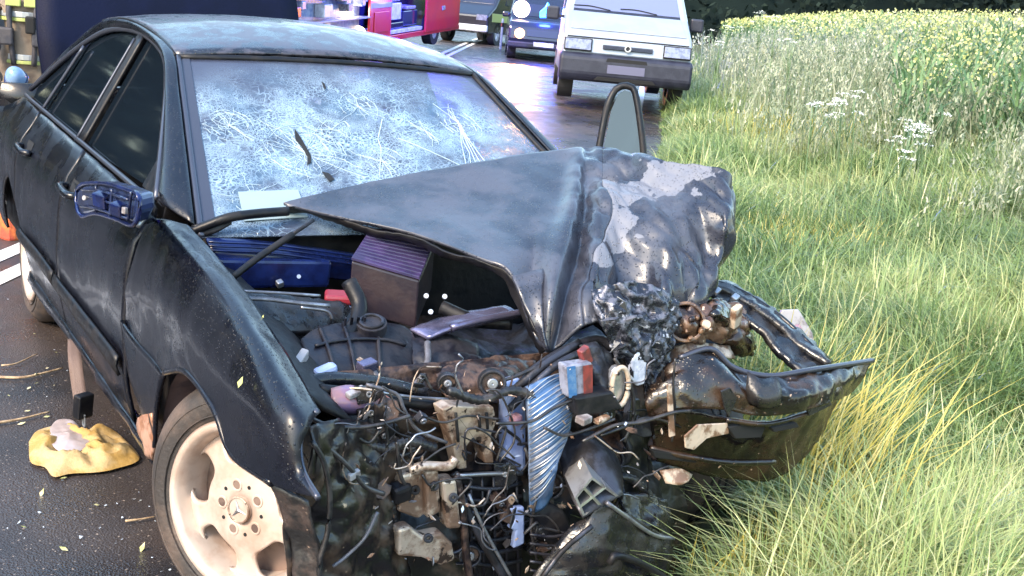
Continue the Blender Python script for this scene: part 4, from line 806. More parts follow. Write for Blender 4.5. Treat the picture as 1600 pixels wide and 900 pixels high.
# dark lower structure and more machinery packed into the crushed bay
loft('subframe', [[(.30, y, .40) for y in (-.70, -.3, .1, .5)], [(.36, y, .25) for y in (-.70, -.3, .1, .5)], [(.38, y, .06) for y in (-.66, -.3, .1, .5)]], 24, 12, MUDPL, car, .02, .02, 8, 6)
loft('bay_backing', [[(.22, y, .72) for y in (-.62, -.3, .1, .5)], [(.28, y, .55) for y in (-.66, -.3, .1, .5)], [(.30, y, .38) for y in (-.68, -.3, .1, .5)]], 30, 20, RUSTM, car, .01, .03, 9, 9)
loft('floor_pan', [[(-3.6, y, .20) for y in (-.7, 0, .7)], [(-1.5, y, .19) for y in (-.7, 0, .7)], [(.36, y, .16) for y in (-.6, 0, .5)]], 12, 6, BLACKP, car, .01)
rm = random.Random(31)
for q in range(46):
    px, py = rm.uniform(575, 1010), rm.uniform(615, 880)
    if (805 < px < 905 and py < 800) or (605 < px < 735 and 715 < py < 890) or (680 < px < 790 and py < 740) or (880 < px < 990 and 670 < py < 820): continue
    x0_ = rm.uniform(.38, .50); w_, h2 = rm.uniform(.025, .075), rm.uniform(.02, .09); c = k(px, py, 'x', x0_); a = rm.gauss(0, .5)
    e1 = Vector((rm.gauss(0, .25), math.cos(a), math.sin(a))).normalized(); e2 = Vector((rm.gauss(0, .25), -math.sin(a), math.cos(a))).normalized(); out = [c+e1*w_*p_+e2*h2*q_ for p_, q_ in ((-.5, -.5), (.1, -.55), (.5, -.3), (.45, .2), (.2, .5), (-.2, .4), (-.5, .5))]
    b_ = slab('bracket', out, rm.uniform(.006, .03), rm.choice([DSTEEL, DSTEEL, BLACKP, WETPL, RUSTM, MUDPL, MUDPL, RUSTM, TANM if rm.random() < .35 else MUDPL]), car, .003, tuple(-e1.cross(e2)), amp=.006, scale=20, seed=q)
    if rm.random() < .5: ring('bolt', c+Vector((.006, -.003, 0)), e1.cross(e2), .003, .008, .006, STEEL, b_, 8)
for px, py, r in ((770, 600, .035), (700, 600, .025), (860, 760, .04), (905, 860, .035), (650, 700, .03), (960, 720, .03), (735, 870, .03)):
    c = k(px, py, 'x', .43); pu = ring('pulley', c, (1, -.4, .15), r*.75, r, .03, DSTEEL, car, 24); ring('pulley_hub', c, (1, -.4, .15), 0, r*.4, .04, STEEL, pu, 16); ring('pulley_web', c+Vector((-.012, .005, 0)), (1, -.4, .15), r*.3, r*.8, .008, RUSTM, pu, 20)
for pts in ([(560, 690), (600, 700), (640, 690), (680, 700)], [(830, 740), (860, 790), (850, 850), (870, 900)], [(700, 610), (750, 625), (800, 610), (850, 625)], [(930, 700), (955, 740), (990, 750), (1020, 780)], [(610, 780), (612, 830), (600, 890)]):
    P_ = catmull(ks(pts, 'x', .45), 40); tube('corrugated_hose', P_, .012, CABLE, car, 8, 40, taper=lambda t: 1+.18*math.sin(t*150))
for q in range(44):
    a = (rc_.uniform(480, 1020), rc_.uniform(590, 870)); pts = [a]
    if 805 < a[0] < 900 and a[1] < 760: continue
    dr = rc_.uniform(0, 6.28)
    for j in range(5): dr += rc_.gauss(0, .5); pts.append((pts[-1][0]+math.cos(dr)*rc_.uniform(8, 22), pts[-1][1]+math.sin(dr)*rc_.uniform(8, 22)))
    tube('wire', ks(pts, 'x', .44+.14*rc_.random()), rc_.uniform(.0012, .0028), rc_.choice([CABLE, CABLE, HOSE, STEEL, DSTEEL, TANM]), car, 4, 16)
for q in range(110):
    px, py = rc_.uniform(500, 1040), rc_.uniform(560, 890)
    if px > 1000 and py < 640: continue
    c = k(px, py, 'x', rc_.uniform(.45, .60)); s = rc_.uniform(.0015, .0055); d1 = Vector((rc_.gauss(0, 1), rc_.gauss(0, 1), rc_.gauss(0, 1))).normalized()*s*rc_.uniform(1, 3); d2 = Vector((rc_.gauss(0, 1), rc_.gauss(0, 1), rc_.gauss(0, 1))).normalized()*s
    slab('chip', [c-d1, c-d2, c+d1, c+d2], s*.5, rc_.choice([ALU, STEEL, TANM, WHITEP, CREAM, LMPB]), car, 0, d1.cross(d2))
# splinters, clips and bits of bracket through the wreck
for q in range(55):
    px, py = rc_.uniform(560, 1050), rc_.uniform(560, 890)
    if 1000 < px and py < 640: continue
    c = k(px, py, 'x', rc_.uniform(.42, .56)); s = rc_.uniform(.004, .013); mt = rc_.choice([TANM, STEEL, BLACKP, BLACKP, DSTEEL, DSTEEL, RUSTM, RUSTM, STEEL, WETPL, WETPL])
    d1 = Vector((rc_.gauss(0, 1), rc_.gauss(0, 1), rc_.gauss(0, 1))).normalized()*s*rc_.uniform(1, 2.6); d2 = Vector((rc_.gauss(0, 1), rc_.gauss(0, 1), rc_.gauss(0, 1))).normalized()*s
    slab('fragment', [c-d1-d2*.4, c-d1*.2-d2, c+d1-d2*.3, c+d1*.6+d2, c-d1*.5+d2*.7], s*.35, mt, car, .001, d1.cross(d2))

# ------------------------------------------------------------------ grass, crop and trees
def tint_mat(name, stops, rough=.5, trans=.35):
    m_, t, n, l, p = new_mat(name)
    at = n.new('ShaderNodeAttribute'); at.attribute_name = 'tint'; r = n.new('ShaderNodeValToRGB'); cr = r.color_ramp
    cr.elements[0].position = stops[0][0]; cr.elements[0].color = (*stops[0][1], 1); cr.elements[1].position = stops[-1][0]; cr.elements[1].color = (*stops[-1][1], 1)
    for ps, c in stops[1:-1]:
        e = cr.elements.new(ps); e.color = (*c, 1)
    l.new(at.outputs['Fac'], r.inputs[0]); l.new(r.outputs[0], p.inputs['Base Color']); p.inputs['Roughness'].default_value = rough
    if trans:
        tb = n.new('ShaderNodeBsdfTranslucent'); l.new(r.outputs[0], tb.inputs[0]); mx = n.new('ShaderNodeMixShader'); mx.inputs[0].default_value = trans
        l.new(p.outputs[0], mx.inputs[1]); l.new(tb.outputs[0], mx.inputs[2]); l.new(mx.outputs[0], n['Material Output'].inputs[0])
    return m_
def np_mesh(name, V, faces_tri, faces_quad, tint, mt, label=None, cat=None, parent=None, kind='stuff', smooth=False):
    me = bpy.data.meshes.new(name); nt3, nq = len(faces_tri), len(faces_quad)
    me.vertices.add(len(V)); me.vertices.foreach_set('co', V.astype(np.float32).ravel())
    loops = np.concatenate([np.asarray(faces_tri).ravel(), np.asarray(faces_quad).ravel()]).astype(np.int32)
    me.loops.add(len(loops)); me.loops.foreach_set('vertex_index', loops)
    ls = np.concatenate([np.arange(nt3)*3, nt3*3+np.arange(nq)*4]).astype(np.int32)
    me.polygons.add(nt3+nq); me.polygons.foreach_set('loop_start', ls)
    me.update(calc_edges=True); me.validate()
    a = me.attributes.new('tint', 'FLOAT', 'POINT'); a.data.foreach_set('value', tint.astype(np.float32))
    me.materials.append(mt); o = bpy.data.objects.new(name, me); COL.objects.link(o)
    if parent: o.parent = parent
    return tag(o, label, cat, None, kind)
def vnoise(x, y, sc, seed=0):
    """cheap smooth value noise on a grid, 0..1"""
    g_ = np.random.default_rng(seed).random((64, 64)); X, Y = np.abs(x*sc+500), np.abs(y*sc+500)
    i, j = np.floor(X).astype(int), np.floor(Y).astype(int); fx, fy = X-i, Y-j; fx = fx*fx*(3-2*fx); fy = fy*fy*(3-2*fy)
    G = lambda a, b: g_[a % 64, b % 64]
    return (G(i, j)*(1-fx)+G(i+1, j)*fx)*(1-fy)+(G(i, j+1)*(1-fx)+G(i+1, j+1)*fx)*fy
def smv(a, b, x):
    t = np.clip((x-a)/(b-a), 0, 1); return t*t*(3-2*t)
def edge_v(s): return .62+.085*np.maximum(0, s)*smv(0, 12, s)*.9
def scatter(n, r0, r1, az=34, p=1.0):
    """points on the verge round the place where the picture was taken, thinner with distance"""
    r = r0+(r1-r0)*RNG.random(n)**p; a = YAW-np.radians(RNG.uniform(-az*.55, az, n)); x = CAM.x+r*np.cos(a); y = CAM.y+r*np.sin(a)
    s = x*RD.x+y*RD.y; t = x*RT.x+y*RT.y; u = t-edge_v(s); return x, y, s, u, r
def gzv(x, y): return np.array([gz(a, b) for a, b in zip(x, y)])
def blade_mesh(name, x, y, z, h, wd, az, bend, tint, mt, label=None, cat=None, droop=.45):
    n = len(x); T = np.array([0, .38, .72, 1.0]); ox, oy = np.cos(az), np.sin(az); wa = az+np.pi/2+RNG.normal(0, .7, n); wx, wy = np.cos(wa), np.sin(wa)
    V = np.zeros((n, 7, 3)); i = 0
    for kx, t in enumerate(T):
        d = bend*h*t**1.8; zz = h*(t-droop*np.minimum(bend, 1.3)*t**2.2); cx, cy, cz = x+ox*d, y+oy*d, z+zz; ww = wd*(1-.55*t)/2
        if kx < 3:
            V[:, i] = np.stack([cx-wx*ww, cy-wy*ww, cz], 1); V[:, i+1] = np.stack([cx+wx*ww, cy+wy*ww, cz], 1); i += 2
        else: V[:, i] = np.stack([cx, cy, cz], 1)
    b = (np.arange(n)*7)[:, None]
    q = np.concatenate([b+np.array([0, 1, 3, 2]), b+np.array([2, 3, 5, 4])]); tr = b+np.array([4, 5, 6])
    return np_mesh(name, V.reshape(-1, 3), tr, q, np.repeat(tint, 7), mt, label, cat)
GRASSM = tint_mat('grass_blade', [(0, (.07, .12, .040)), (.35, (.20, .285, .10)), (.6, (.33, .40, .165)), (.8, (.45, .455, .21)), (1, (.55, .52, .28))], .30, .4)
def under_car(x, y): return (x > -4.1) & (x < .42) & (np.abs(y) < .93)
x, y, s_, u_, r_ = scatter(520000, 2.0, 36, 33, 1.15)
ok = (u_ > -.05+.12*vnoise(x, y, 3, 5)) & ~under_car(x, y) & (u_ < 26)
x, y, s_, u_, r_ = x[ok], y[ok], s_[ok], u_[ok], r_[ok]; z = gzv(x, y); n_ = len(x)
clump = vnoise(x, y, 2.2, 1); flow = vnoise(x, y, .9, 2)*7+vnoise(x, y, 3.5, 3)*2.5
h = (.12+.20*smv(0, .5, u_)+.14*smv(1.5, 4, u_))*(.55+.9*clump)*RNG.uniform(.6, 1.35, n_)
dry = smv(.56, .82, vnoise(x, y, 1.1, 9))*.40
tint = np.clip(.12+.34*vnoise(x, y, .6, 11)+RNG.normal(0, .13, n_)+dry+.10*(u_ < .5), 0, 1)
blade_mesh('verge_grass', x, y, z, h, .0035+.0011*r_*RNG.uniform(.6, 1.3, n_), flow+RNG.normal(0, 1.15, n_), np.clip(RNG.normal(.75, .3, n_)*(.6+.7*clump), .1, 1.5), tint, GRASSM, 'long wet green grass covering the roadside verge', 'grass')
print('blades', n_)
# broad weed leaves low in the grass
x, y, s_, u_, r_ = scatter(30000, 2.0, 18, 33, 1.1); ok = (u_ > .25) & ~under_car(x, y) & (u_ < 7) & (vnoise(x, y, 1.9, 51)+RNG.normal(0, .06, len(u_)) > .66); x, y, u_, r_ = x[ok], y[ok], u_[ok], r_[ok]; n_ = len(x); z = gzv(x, y)
blade_mesh('broad_leaf_weeds', x, y, z, RNG.uniform(.12, .34, n_), RNG.uniform(.012, .034, n_), RNG.uniform(0, 6.28, n_), RNG.uniform(.3, 1.2, n_), np.clip(RNG.normal(.30, .14, n_), 0, 1), GRASSM, 'broad leaved weeds scattered through the verge grass', 'weeds')
# paler stalks and long blades mixed through the whole verge
x, y, s_, u_, r_ = scatter(110000, 2.0, 26, 33, 1.1); ok = (u_ > .1) & ~under_car(x, y) & (u_ < 9) & (vnoise(x, y, 1.7, 41)+RNG.normal(0, .15, len(u_)) > .38); x, y, u_, r_ = x[ok], y[ok], u_[ok], r_[ok]; n_ = len(x); z = gzv(x, y)
blade_mesh('long_pale_grass', x, y, z, RNG.uniform(.22, .55, n_)*(.6+.7*vnoise(x, y, 1.4, 43)), .0028+.0008*r_, RNG.uniform(0, 6.28, n_), np.abs(RNG.normal(.7, .4, n_)), np.clip(RNG.normal(.60, .17, n_)+.1*vnoise(x, y, .8, 44), 0, 1), GRASSM, 'long pale grass blades lying across the green verge', 'grass')
# tall flowering grass on the bank: thin pale stems with loose heads
x, y, s_, u_, r_ = scatter(70000, 4.0, 34, 32, 1.0)
ok = (u_ > np.where(r_ > 11, .7, 1.8)+RNG.exponential(1.0, len(u_))) & (u_ < 12) & (vnoise(x, y, 1.3, 21)+RNG.normal(0, .12, len(u_)) > .52) & ~under_car(x, y); x, y, r_, u_ = x[ok], y[ok], r_[ok], u_[ok]; z = gzv(x, y); n_ = len(x)
print('tall', n_)
h = RNG.uniform(.35, .80, n_)*(1+.7*smv(9, 15, r_)); az = RNG.uniform(0, 6.28, n_); bend = np.abs(RNG.normal(.25, .2, n_))
TALLM = tint_mat('flowering_grass_stem', [(0, (.10, .16, .08)), (.5, (.22, .26, .15)), (1, (.42, .42, .30))], .5, .35)
tt = np.clip(RNG.normal(.5, .25, n_), 0, 1)
blade_mesh('tall_flowering_grass', x, y, z, h, .003+.0008*r_, az, bend, tt, TALLM, 'tall pale flowering grass standing on the bank', 'grass', droop=.2)
hx, hy = x+np.cos(az)*bend*h*.9, y+np.sin(az)*bend*h*.9
m_ = 5; X, Y = np.repeat(hx, m_)+RNG.normal(0, .015, n_*m_), np.repeat(hy, m_)+RNG.normal(0, .015, n_*m_); Z = np.repeat(z+h*.82, m_)-RNG.uniform(0, .16, n_*m_)
blade_mesh('grass_seed_heads', X, Y, Z, RNG.uniform(.03, .09, n_*m_), np.repeat(.006+.0011*r_, m_), RNG.uniform(0, 6.28, n_*m_), RNG.uniform(.2, 1.2, n_*m_), np.clip(np.repeat(tt, m_)+.3, 0, 1), TALLM, 'pale feathery seed heads above the bank grass', 'seed heads')
# dry yellow grass: a big tuft leaning beside the bumper and some more up the verge
STRAW = tint_mat('dry_yellow_grass', [(0, (.30, .28, .05)), (.5, (.52, .43, .10)), (1, (.64, .54, .22))], .45, .35)
def tuft(px, py, n, rad_, hh, az0, spread, label):
    c = k(px, py, 'z', .06); x = c.x+RNG.normal(0, rad_, n); y = c.y+RNG.normal(0, rad_, n); ok = ~under_car(x, y); x, y = x[ok], y[ok]; n = len(x); z = gzv(x, y)
    r = np.hypot(x-CAM.x, y-CAM.y)
    blade_mesh('dry_grass_tuft', x, y, z, hh*RNG.uniform(.5, 1.15, n), .0030+.0009*r, az0+RNG.normal(0, spread, n), np.abs(RNG.normal(.45, .25, n)), np.clip(RNG.normal(.5, .25, n), 0, 1), STRAW, label, 'grass', droop=.2)
tuft(1225, 800, 330, .17, .66, YAW-1.25, .6, 'tall straw yellow grass tuft growing beside the torn bumper')
tuft(1130, 860, 420, .17, .22, YAW-1.2, 1.5, 'short yellowed grass tuft below the torn bumper')
tuft(1230, 420, 420, .30, .36, YAW-1.0, 1.6, 'yellowed grass patch behind the crushed bonnet')
tuft(1230, 262, 420, .50, .50, YAW-1.0, 1.6, 'yellow grass patch halfway up the verge')
# oilseed crop over the bank
x, y, s_, u_, r_ = scatter(26000, 6.0, 60, 33, 1.0); ok = (u_ > np.where(s_ > 8, 1.7, 2.9)+2.2*vnoise(x, y, .5, 31)) & (u_ < 40); x, y, r_, u_ = x[ok], y[ok], r_[ok], u_[ok]; n_ = len(x); z = gzv(x, y)
print('rape', n_)
H = RNG.uniform(.85, 1.25, n_)
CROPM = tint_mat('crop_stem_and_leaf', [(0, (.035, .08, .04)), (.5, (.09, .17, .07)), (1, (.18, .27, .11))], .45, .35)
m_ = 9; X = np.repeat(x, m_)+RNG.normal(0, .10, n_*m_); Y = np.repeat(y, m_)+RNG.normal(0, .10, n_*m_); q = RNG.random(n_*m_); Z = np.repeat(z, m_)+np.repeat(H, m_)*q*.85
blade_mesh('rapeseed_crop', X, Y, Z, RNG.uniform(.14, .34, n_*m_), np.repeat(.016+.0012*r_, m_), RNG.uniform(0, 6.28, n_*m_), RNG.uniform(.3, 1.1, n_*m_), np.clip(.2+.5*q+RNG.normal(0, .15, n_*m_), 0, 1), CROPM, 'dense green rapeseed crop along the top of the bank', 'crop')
m_ = 4; X = np.repeat(x, m_)+RNG.normal(0, .11, n_*m_); Y = np.repeat(y, m_)+RNG.normal(0, .11, n_*m_); Z = np.repeat(z+H, m_)+.05-np.abs(RNG.normal(0, .17, n_*m_)); N = n_*m_
sz = np.repeat(.008+.0008*r_, m_)*RNG.uniform(.6, 1.2, N); a_ = RNG.normal(0, 1, (N, 3)); a_ /= np.linalg.norm(a_, axis=1)[:, None]; b_ = np.cross(a_, RNG.normal(0, 1, (N, 3))); b_ /= np.linalg.norm(b_, axis=1)[:, None]
c_ = np.stack([X, Y, Z], 1); V = np.stack([c_-a_*sz[:, None], c_+b_*sz[:, None], c_+a_*sz[:, None], c_-b_*sz[:, None]], 1).reshape(-1, 3)
FLW = tint_mat('yellow_crop_flower', [(0, (.38, .40, .12)), (.6, (.50, .49, .18)), (1, (.55, .55, .32))], .5, .3)
np_mesh('rapeseed_flowers', V, np.zeros((0, 3), int), (np.arange(N)*4)[:, None]+np.arange(4), np.repeat(RNG.random(N), 4), FLW, 'small yellow flowers over the rapeseed crop', 'flowers')
# cow parsley plants, each one by itself
PARS = mat('white_umbel_petal', (.74, .75, .70), .6); PSTEM = mat('parsley_stem', (.10, .16, .07), .5)
rp = random.Random(5)
where = [('beside the van mirror', 1140, 44, 14.0), ('between the van mirror and the tall bank', 1125, 66, 13.0), ('on the bank right of the van', 1213, 34, 13.5), ('behind the bank beside the yellow crop', 1192, 22, 14.5), ('in the middle of the bank, upper of three', 1335, 152, 8.2), ('in the middle of the bank, left of the bright stem', 1315, 163, 8.0), ('on one bright bent stem in front of the dark crop gap', 1425, 205, 7.0), ('low beside the bright bent stem', 1396, 222, 7.0), ('right above the bright bent stem', 1440, 198, 7.2), ('small one near the yellow grass patch', 1270, 165, 8.6), ('pale one above the van roofline side of the crop', 1240, 66, 12.0)]
for desc, px, py, d in where:
    top = k(px, py, 'd', d); base = Vector((top.x+rp.gauss(0, .06), top.y+rp.gauss(0, .06), 0)); base.z = gz(base.x, base.y)-.02
    if top.z < base.z+.3: top.z = base.z+.5
    o = empty('cow_parsley', base); tag(o, 'white cow parsley '+desc, 'flower', 'white umbel flowers on the bank'); L = top-base
    tube('stem', [Vector(), L*.5+Vector((rp.gauss(0, .04), rp.gauss(0, .04), 0)), L], .005, PSTEM, o, 5, 10)
    for q in range(5):
        off = Vector((rp.gauss(0, .09), rp.gauss(0, .09), rp.gauss(0, .05))) if q else Vector(); hd = L+off
        tube('branch', [L*.72, hd], .003, PSTEM, o, 4, 4)
        v, f = [], []
        for i in range(34):
            a = rp.random()*6.28; rr2 = .055*math.sqrt(rp.random()); c = hd+Vector((rr2*math.cos(a), rr2*math.sin(a), .012-rr2*rr2*3+rp.gauss(0, .004))); sz_ = rp.uniform(.005, .009)
            b0 = len(v); v += [c+Vector((-sz_, 0, rp.gauss(0, .003))), c+Vector((0, -sz_, rp.gauss(0, .003))), c+Vector((sz_, 0, 0)), c+Vector((0, sz_, 0))]; f.append((b0, b0+1, b0+2, b0+3))
        mesh('flower_head', v, f, PARS, o, False)
# woods: leaf masses
def leaf_mass(name, n, fn, size, mt, label, cat):
    c = np.array([fn() for _ in range(n)]); a = RNG.normal(0, 1, (n, 3)); a /= np.linalg.norm(a, axis=1)[:, None]; b = np.cross(a, RNG.normal(0, 1, (n, 3))); b /= np.linalg.norm(b, axis=1)[:, None]
    sz = (size*RNG.uniform(.5, 1.3, n))[:, None]; V = np.stack([c-a*sz, c+b*sz*.7, c+a*sz, c-b*sz*.7], 1).reshape(-1, 3)
    return np_mesh(name, V, np.zeros((0, 3), int), (np.arange(n)*4)[:, None]+np.arange(4), np.repeat(RNG.random(n), 4), mt, label, cat)
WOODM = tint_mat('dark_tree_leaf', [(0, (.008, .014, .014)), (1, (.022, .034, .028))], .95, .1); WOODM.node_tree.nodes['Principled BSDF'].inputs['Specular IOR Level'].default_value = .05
rw = random.Random(8)
def far_wood():
    t = rw.uniform(-50, 75); s = 62+rw.uniform(0, 14)-.15*t; top = 8+2.5*math.sin(t*.23)+1.6*math.sin(t*.71+1); z = top*math.sqrt(rw.random()) if rw.random() < .8 else rw.uniform(0, 2)
    p = W2(s, t); return (p.x, p.y, p.z+z)
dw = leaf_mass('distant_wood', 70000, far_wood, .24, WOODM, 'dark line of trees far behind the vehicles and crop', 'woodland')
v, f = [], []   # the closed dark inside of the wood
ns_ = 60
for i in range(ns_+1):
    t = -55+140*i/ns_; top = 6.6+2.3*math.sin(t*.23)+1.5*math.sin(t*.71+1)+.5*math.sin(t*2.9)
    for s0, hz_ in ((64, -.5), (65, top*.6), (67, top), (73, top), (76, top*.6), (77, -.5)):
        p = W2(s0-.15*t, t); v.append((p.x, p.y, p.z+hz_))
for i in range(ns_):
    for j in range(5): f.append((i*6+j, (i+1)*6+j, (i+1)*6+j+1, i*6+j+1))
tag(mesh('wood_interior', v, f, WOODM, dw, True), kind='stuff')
def added_hedge_leaf():
    s = rw.uniform(-26, 34); t = -12.5-rw.uniform(0, 3.5); top = 5.2+1.2*math.sin(s*.5)+.8*math.sin(s*1.3); p = W2(s, t); return (p.x, p.y, p.z+top*rw.random()**.7)
leaf_mass('added_dark_hedge', 34000, added_hedge_leaf, .22, WOODM, 'tall dark hedge added across the road to darken the car reflections', 'hedge')  # hedge added so the car side reflects something dark

# ------------------------------------------------------------------ things on the road
def ground_at(px, py, dz=0):
    p = k(px, py, 'z', dz); return p
YEL = mat('yellow_cloth', (.34, .205, .055), .65, c2=(.40, .28, .13), scale=9, bump=.3, bscale=60); PALE = mat('thin_white_sheet', (.30, .235, .215), .55, c2=(.34, .30, .31), scale=7)
oc = ground_at(130, 705); cl = empty('crumpled_cloth', oc); tag(cl, 'crumpled yellow cloth with a white sheet in it lying by the front wheel', 'cloth')
def pillow(name, outline, hgt, mt, parent, org, amp, seed, z0=.012, nr=16, sc=11):
    pts = catmull([ground_at(*p, z0) for p in outline+outline[:1]], 72)[:-1]; c = sum(pts, Vector())/len(pts); v, f = [], []; n = len(pts)
    for i in range(nr+1):
        t = i/nr
        for p in pts:
            q = c.lerp(p, t)+Vector((0, 0, hgt*(1-t**3)**.7)); q += Vector((0, 0, 1))*amp*(1-2*abs(fractal(q, sc, seed))-.4*abs(fractal(q, sc*2.3, seed+4)))*(1-t**4); v.append(q-org)
    for i in range(nr):
        for j in range(n): f.append((i*n+j, i*n+(j+1) % n, (i+1)*n+(j+1) % n, (i+1)*n+j))
    return mesh(name, v, f, mt, parent, True)
pillow('cloth_body', [(45, 690), (60, 672), (100, 664), (130, 676), (165, 668), (190, 682), (218, 716), (182, 732), (150, 738), (110, 740), (84, 745), (70, 730), (48, 722)], .012, YEL, cl, oc, .042, 3, sc=6)
pillow('white_sheet', [(78, 668), (90, 656), (112, 656), (128, 670), (146, 676), (150, 688), (126, 704), (96, 706), (80, 692)], .006, PALE, cl, oc, .008, 5, .036, sc=7)
TWIG = mat('pale_broken_twig', (.42, .30, .18), .6, c2=(.22, .14, .08), scale=20); LEAFM = mat('fallen_leaf', (.42, .44, .14), .5, c2=(.55, .48, .30), scale=30)
for lab, pts, r in (('longest pale twig on the asphalt left of the car', [(-20, 588), (30, 590), (60, 585), (98, 575)], .007), ('pale twig pointing at the yellow cloth', [(-20, 663), (30, 655), (78, 643)], .006), ('short twig above the longest twig on the asphalt', [(2, 571), (25, 568), (58, 553)], .004), ('short pale stick on the asphalt beside the front tyre', [(196, 814), (220, 811), (242, 807)], .004)):
    P_ = [ground_at(a, b, .012) for a, b in pts]; o = empty('twig', P_[0]); tag(o, lab, 'twig', 'twigs on the wet asphalt'); tube('shoot', [p-P_[0] for p in P_], r, TWIG, o, 6, 14, taper=lambda t: 1-.5*t)
    if len(pts) > 3: tube('side_shoot', [P_[2]-P_[0], P_[2]-P_[0]+Vector((.05, -.02, .02))], .003, LEAFM, o, 5, 4)
lv, lf = [], []
for q in range(420):
    c = W2(rw.uniform(-4, 5), rw.uniform(-3.2, -.1)); 
    if abs(c.y) < .75 and -4 < c.x < .5: continue
    a = rw.random()*6.28; L = rw.uniform(.004, .017); d = Vector((math.cos(a), math.sin(a), rw.uniform(-.1, .3)))*L; e = Vector((-d.y, d.x, rw.uniform(-.003, .003)))*.5; c.z += .008; b0 = len(lv); lv += [c-d, c-e, c+d, c+e]; lf.append((b0, b0+1, b0+2, b0+3))
tag(mesh('leaf_litter', lv, lf, LEAFM, None, False), 'scattered leaf scraps on the wet asphalt', 'leaf litter', kind='stuff')
GLB = mat('broken_glass_grain', (.45, .50, .56), .1, coat=1); gv, gf = [], []
for q in range(700):
    c = W2(rw.gauss(-.2, 1.6), rw.gauss(-1.3, .7))
    if abs(c.y) < .78 and -4 < c.x < .6: continue
    L = rw.uniform(.0015, .0045); b0 = len(gv); c.z += .006; gv += [c+Vector((rw.gauss(0, 1), rw.gauss(0, 1), rw.uniform(-.5, 1)))*L for _ in range(4)]; gf += [(b0, b0+1, b0+2), (b0, b0+2, b0+3), (b0, b0+3, b0+1), (b0+1, b0+3, b0+2)]
tag(mesh('glass_grains', gv, gf, GLB, None, False), 'fine broken glass grains scattered on the asphalt by the car', 'broken glass', kind='stuff')
def leaf_on(px, py, axis, val, s, label):
    c = k(px, py, axis, val); o = mesh('fallen_leaf', [c+UPV*s+RGT*s*.5, c-RGT*s*.45, c-UPV*s-RGT*s*.3, c+RGT*s*.4-UPV*s*.2], [(0, 1, 2), (0, 2, 3)], LEAFM, None, False, .001)
    tag(o, label, 'leaf', 'leaves stuck to the wet car')
leaf_on(375, 597, 'y', -.925, .012, 'single pale leaf stuck on the black fender above the front wheel')
leaf_on(408, 500, 'y', -.805, .012, 'yellow green leaf lying on the fender top edge')
leaf_on(65, 770, 'z', .01, .015, 'pale leaf on the asphalt left of the front tyre'); leaf_on(222, 855, 'z', .012, .016, 'green yellow leaf on the asphalt below the front tyre')
o = pillow('white_scrap', [(222, 690), (230, 684), (240, 690), (238, 712), (226, 708)], .03, WHITEP, None, Vector(), .01, 2, nr=6); tag(o, 'small white plastic scrap between the sill and the front tyre', 'scrap')
# white torn plastic in the grass
wp = empty('plastic_debris', k(1240, 520, 'd', 4.4)); tag(wp, 'torn white plastic piece lying in the grass behind the bumper', 'debris'); w0 = wp.location.copy()
for nm, pts, d, mt in (('plastic_shell', [(1214, 500), (1222, 484), (1248, 483), (1256, 496), (1270, 520), (1274, 540), (1256, 532), (1236, 512)], 4.38, WHITEP), ('plastic_inner', [(1234, 512), (1250, 506), (1262, 530), (1250, 528)], 4.36, PINKP)):
    slab(nm, [p-w0 for p in ks(pts, 'd', d)], .03, mt, wp, .006, tuple(FWD))

# ------------------------------------------------------------------ vehicles behind
class Frame:
    def __init__(self, root, o, u, w=(0, 0, 1)):
        self.r = root; self.u = Vector(u).normalized(); self.w = Vector(w); self.v = self.u.cross(self.w).normalized(); self.w = self.v.cross(self.u).normalized(); self.B = Matrix((self.u, self.v, self.w)).transposed()
    def p(self, u, v, w): return self.u*u+self.v*v+self.w*w
    def box(self, name, c, s, mt, parent=None, bevel=.02, rot=None, taper=1): return box(name, self.p(*c), s, mt, parent or self.r, bevel=bevel, basis=self.B @ rot if rot else self.B, taper=taper)
    def poly(self, name, prof, v0, v1, mt, parent=None, bevel=.03, inset=None):
        """side profile (u,w) given width from v0 to v1; the inset narrows the upper part"""
        n = len(prof); f_ = inset or (lambda w: 0)
        V = [self.p(a, v0+f_(b), b) for a, b in prof]+[self.p(a, v1-f_(b), b) for a, b in prof]
        return mesh(name, V, [tuple(range(n-1, -1, -1)), tuple(range(n, 2*n))]+[(i, (i+1) % n, (i+1) % n+n, i+n) for i in range(n)], mt, parent or self.r, False, bevel=bevel)
    def quad(self, name, pts, mt, parent=None, t=.02, bevel=.004):
        P_ = [self.p(*q) for q in pts]; nn = (P_[1]-P_[0]).cross(P_[2]-P_[0]); return slab(name, P_, t, mt, parent or self.r, bevel, nn)
    def wheel(self, u, v, r, mt_t, mt_r, out=1, wd=.22):
        wr = bpy.data.objects.new('wheel', None); COL.objects.link(wr); wr.parent = self.r
        c = self.p(u, v, r); ring('tyre', c, self.v*out, r*.62, r, wd, mt_t, wr, 36); ring('rim', c-self.v*out*.015, self.v*out, r*.2, r*.64, .12, mt_r, wr, 28); ring('hub_cap', c-self.v*out*.03, self.v*out, 0, r*.22, .05, mt_r, wr, 20)
        for q in range(5):
            a = q*2*math.pi/5; d = self.u*math.cos(a)+self.w*math.sin(a); tube('spoke', [c+d*r*.15-self.v*out*.02, c+d*r*.58-self.v*out*.02], r*.06, mt_r, wr, 6, 4)
VWHITE = mat('white_van_paint', (.235, .27, .33), .45, c2=(.21, .24, .30), scale=2, coat=.5); VBUMP = mat('dark_van_bumper', (.009, .0095, .022), .5, c2=(.016, .017, .032), scale=6, bump=.2)
LENS = mat('van_headlamp_lens', (.17, .18, .26), .15, c2=(.09, .095, .15), scale=14, coat=1); TYRE2 = mat('dark_tyre', (.02, .02, .024), .6); RIM2 = mat('light_alloy', (.55, .55, .58), .35, .6)
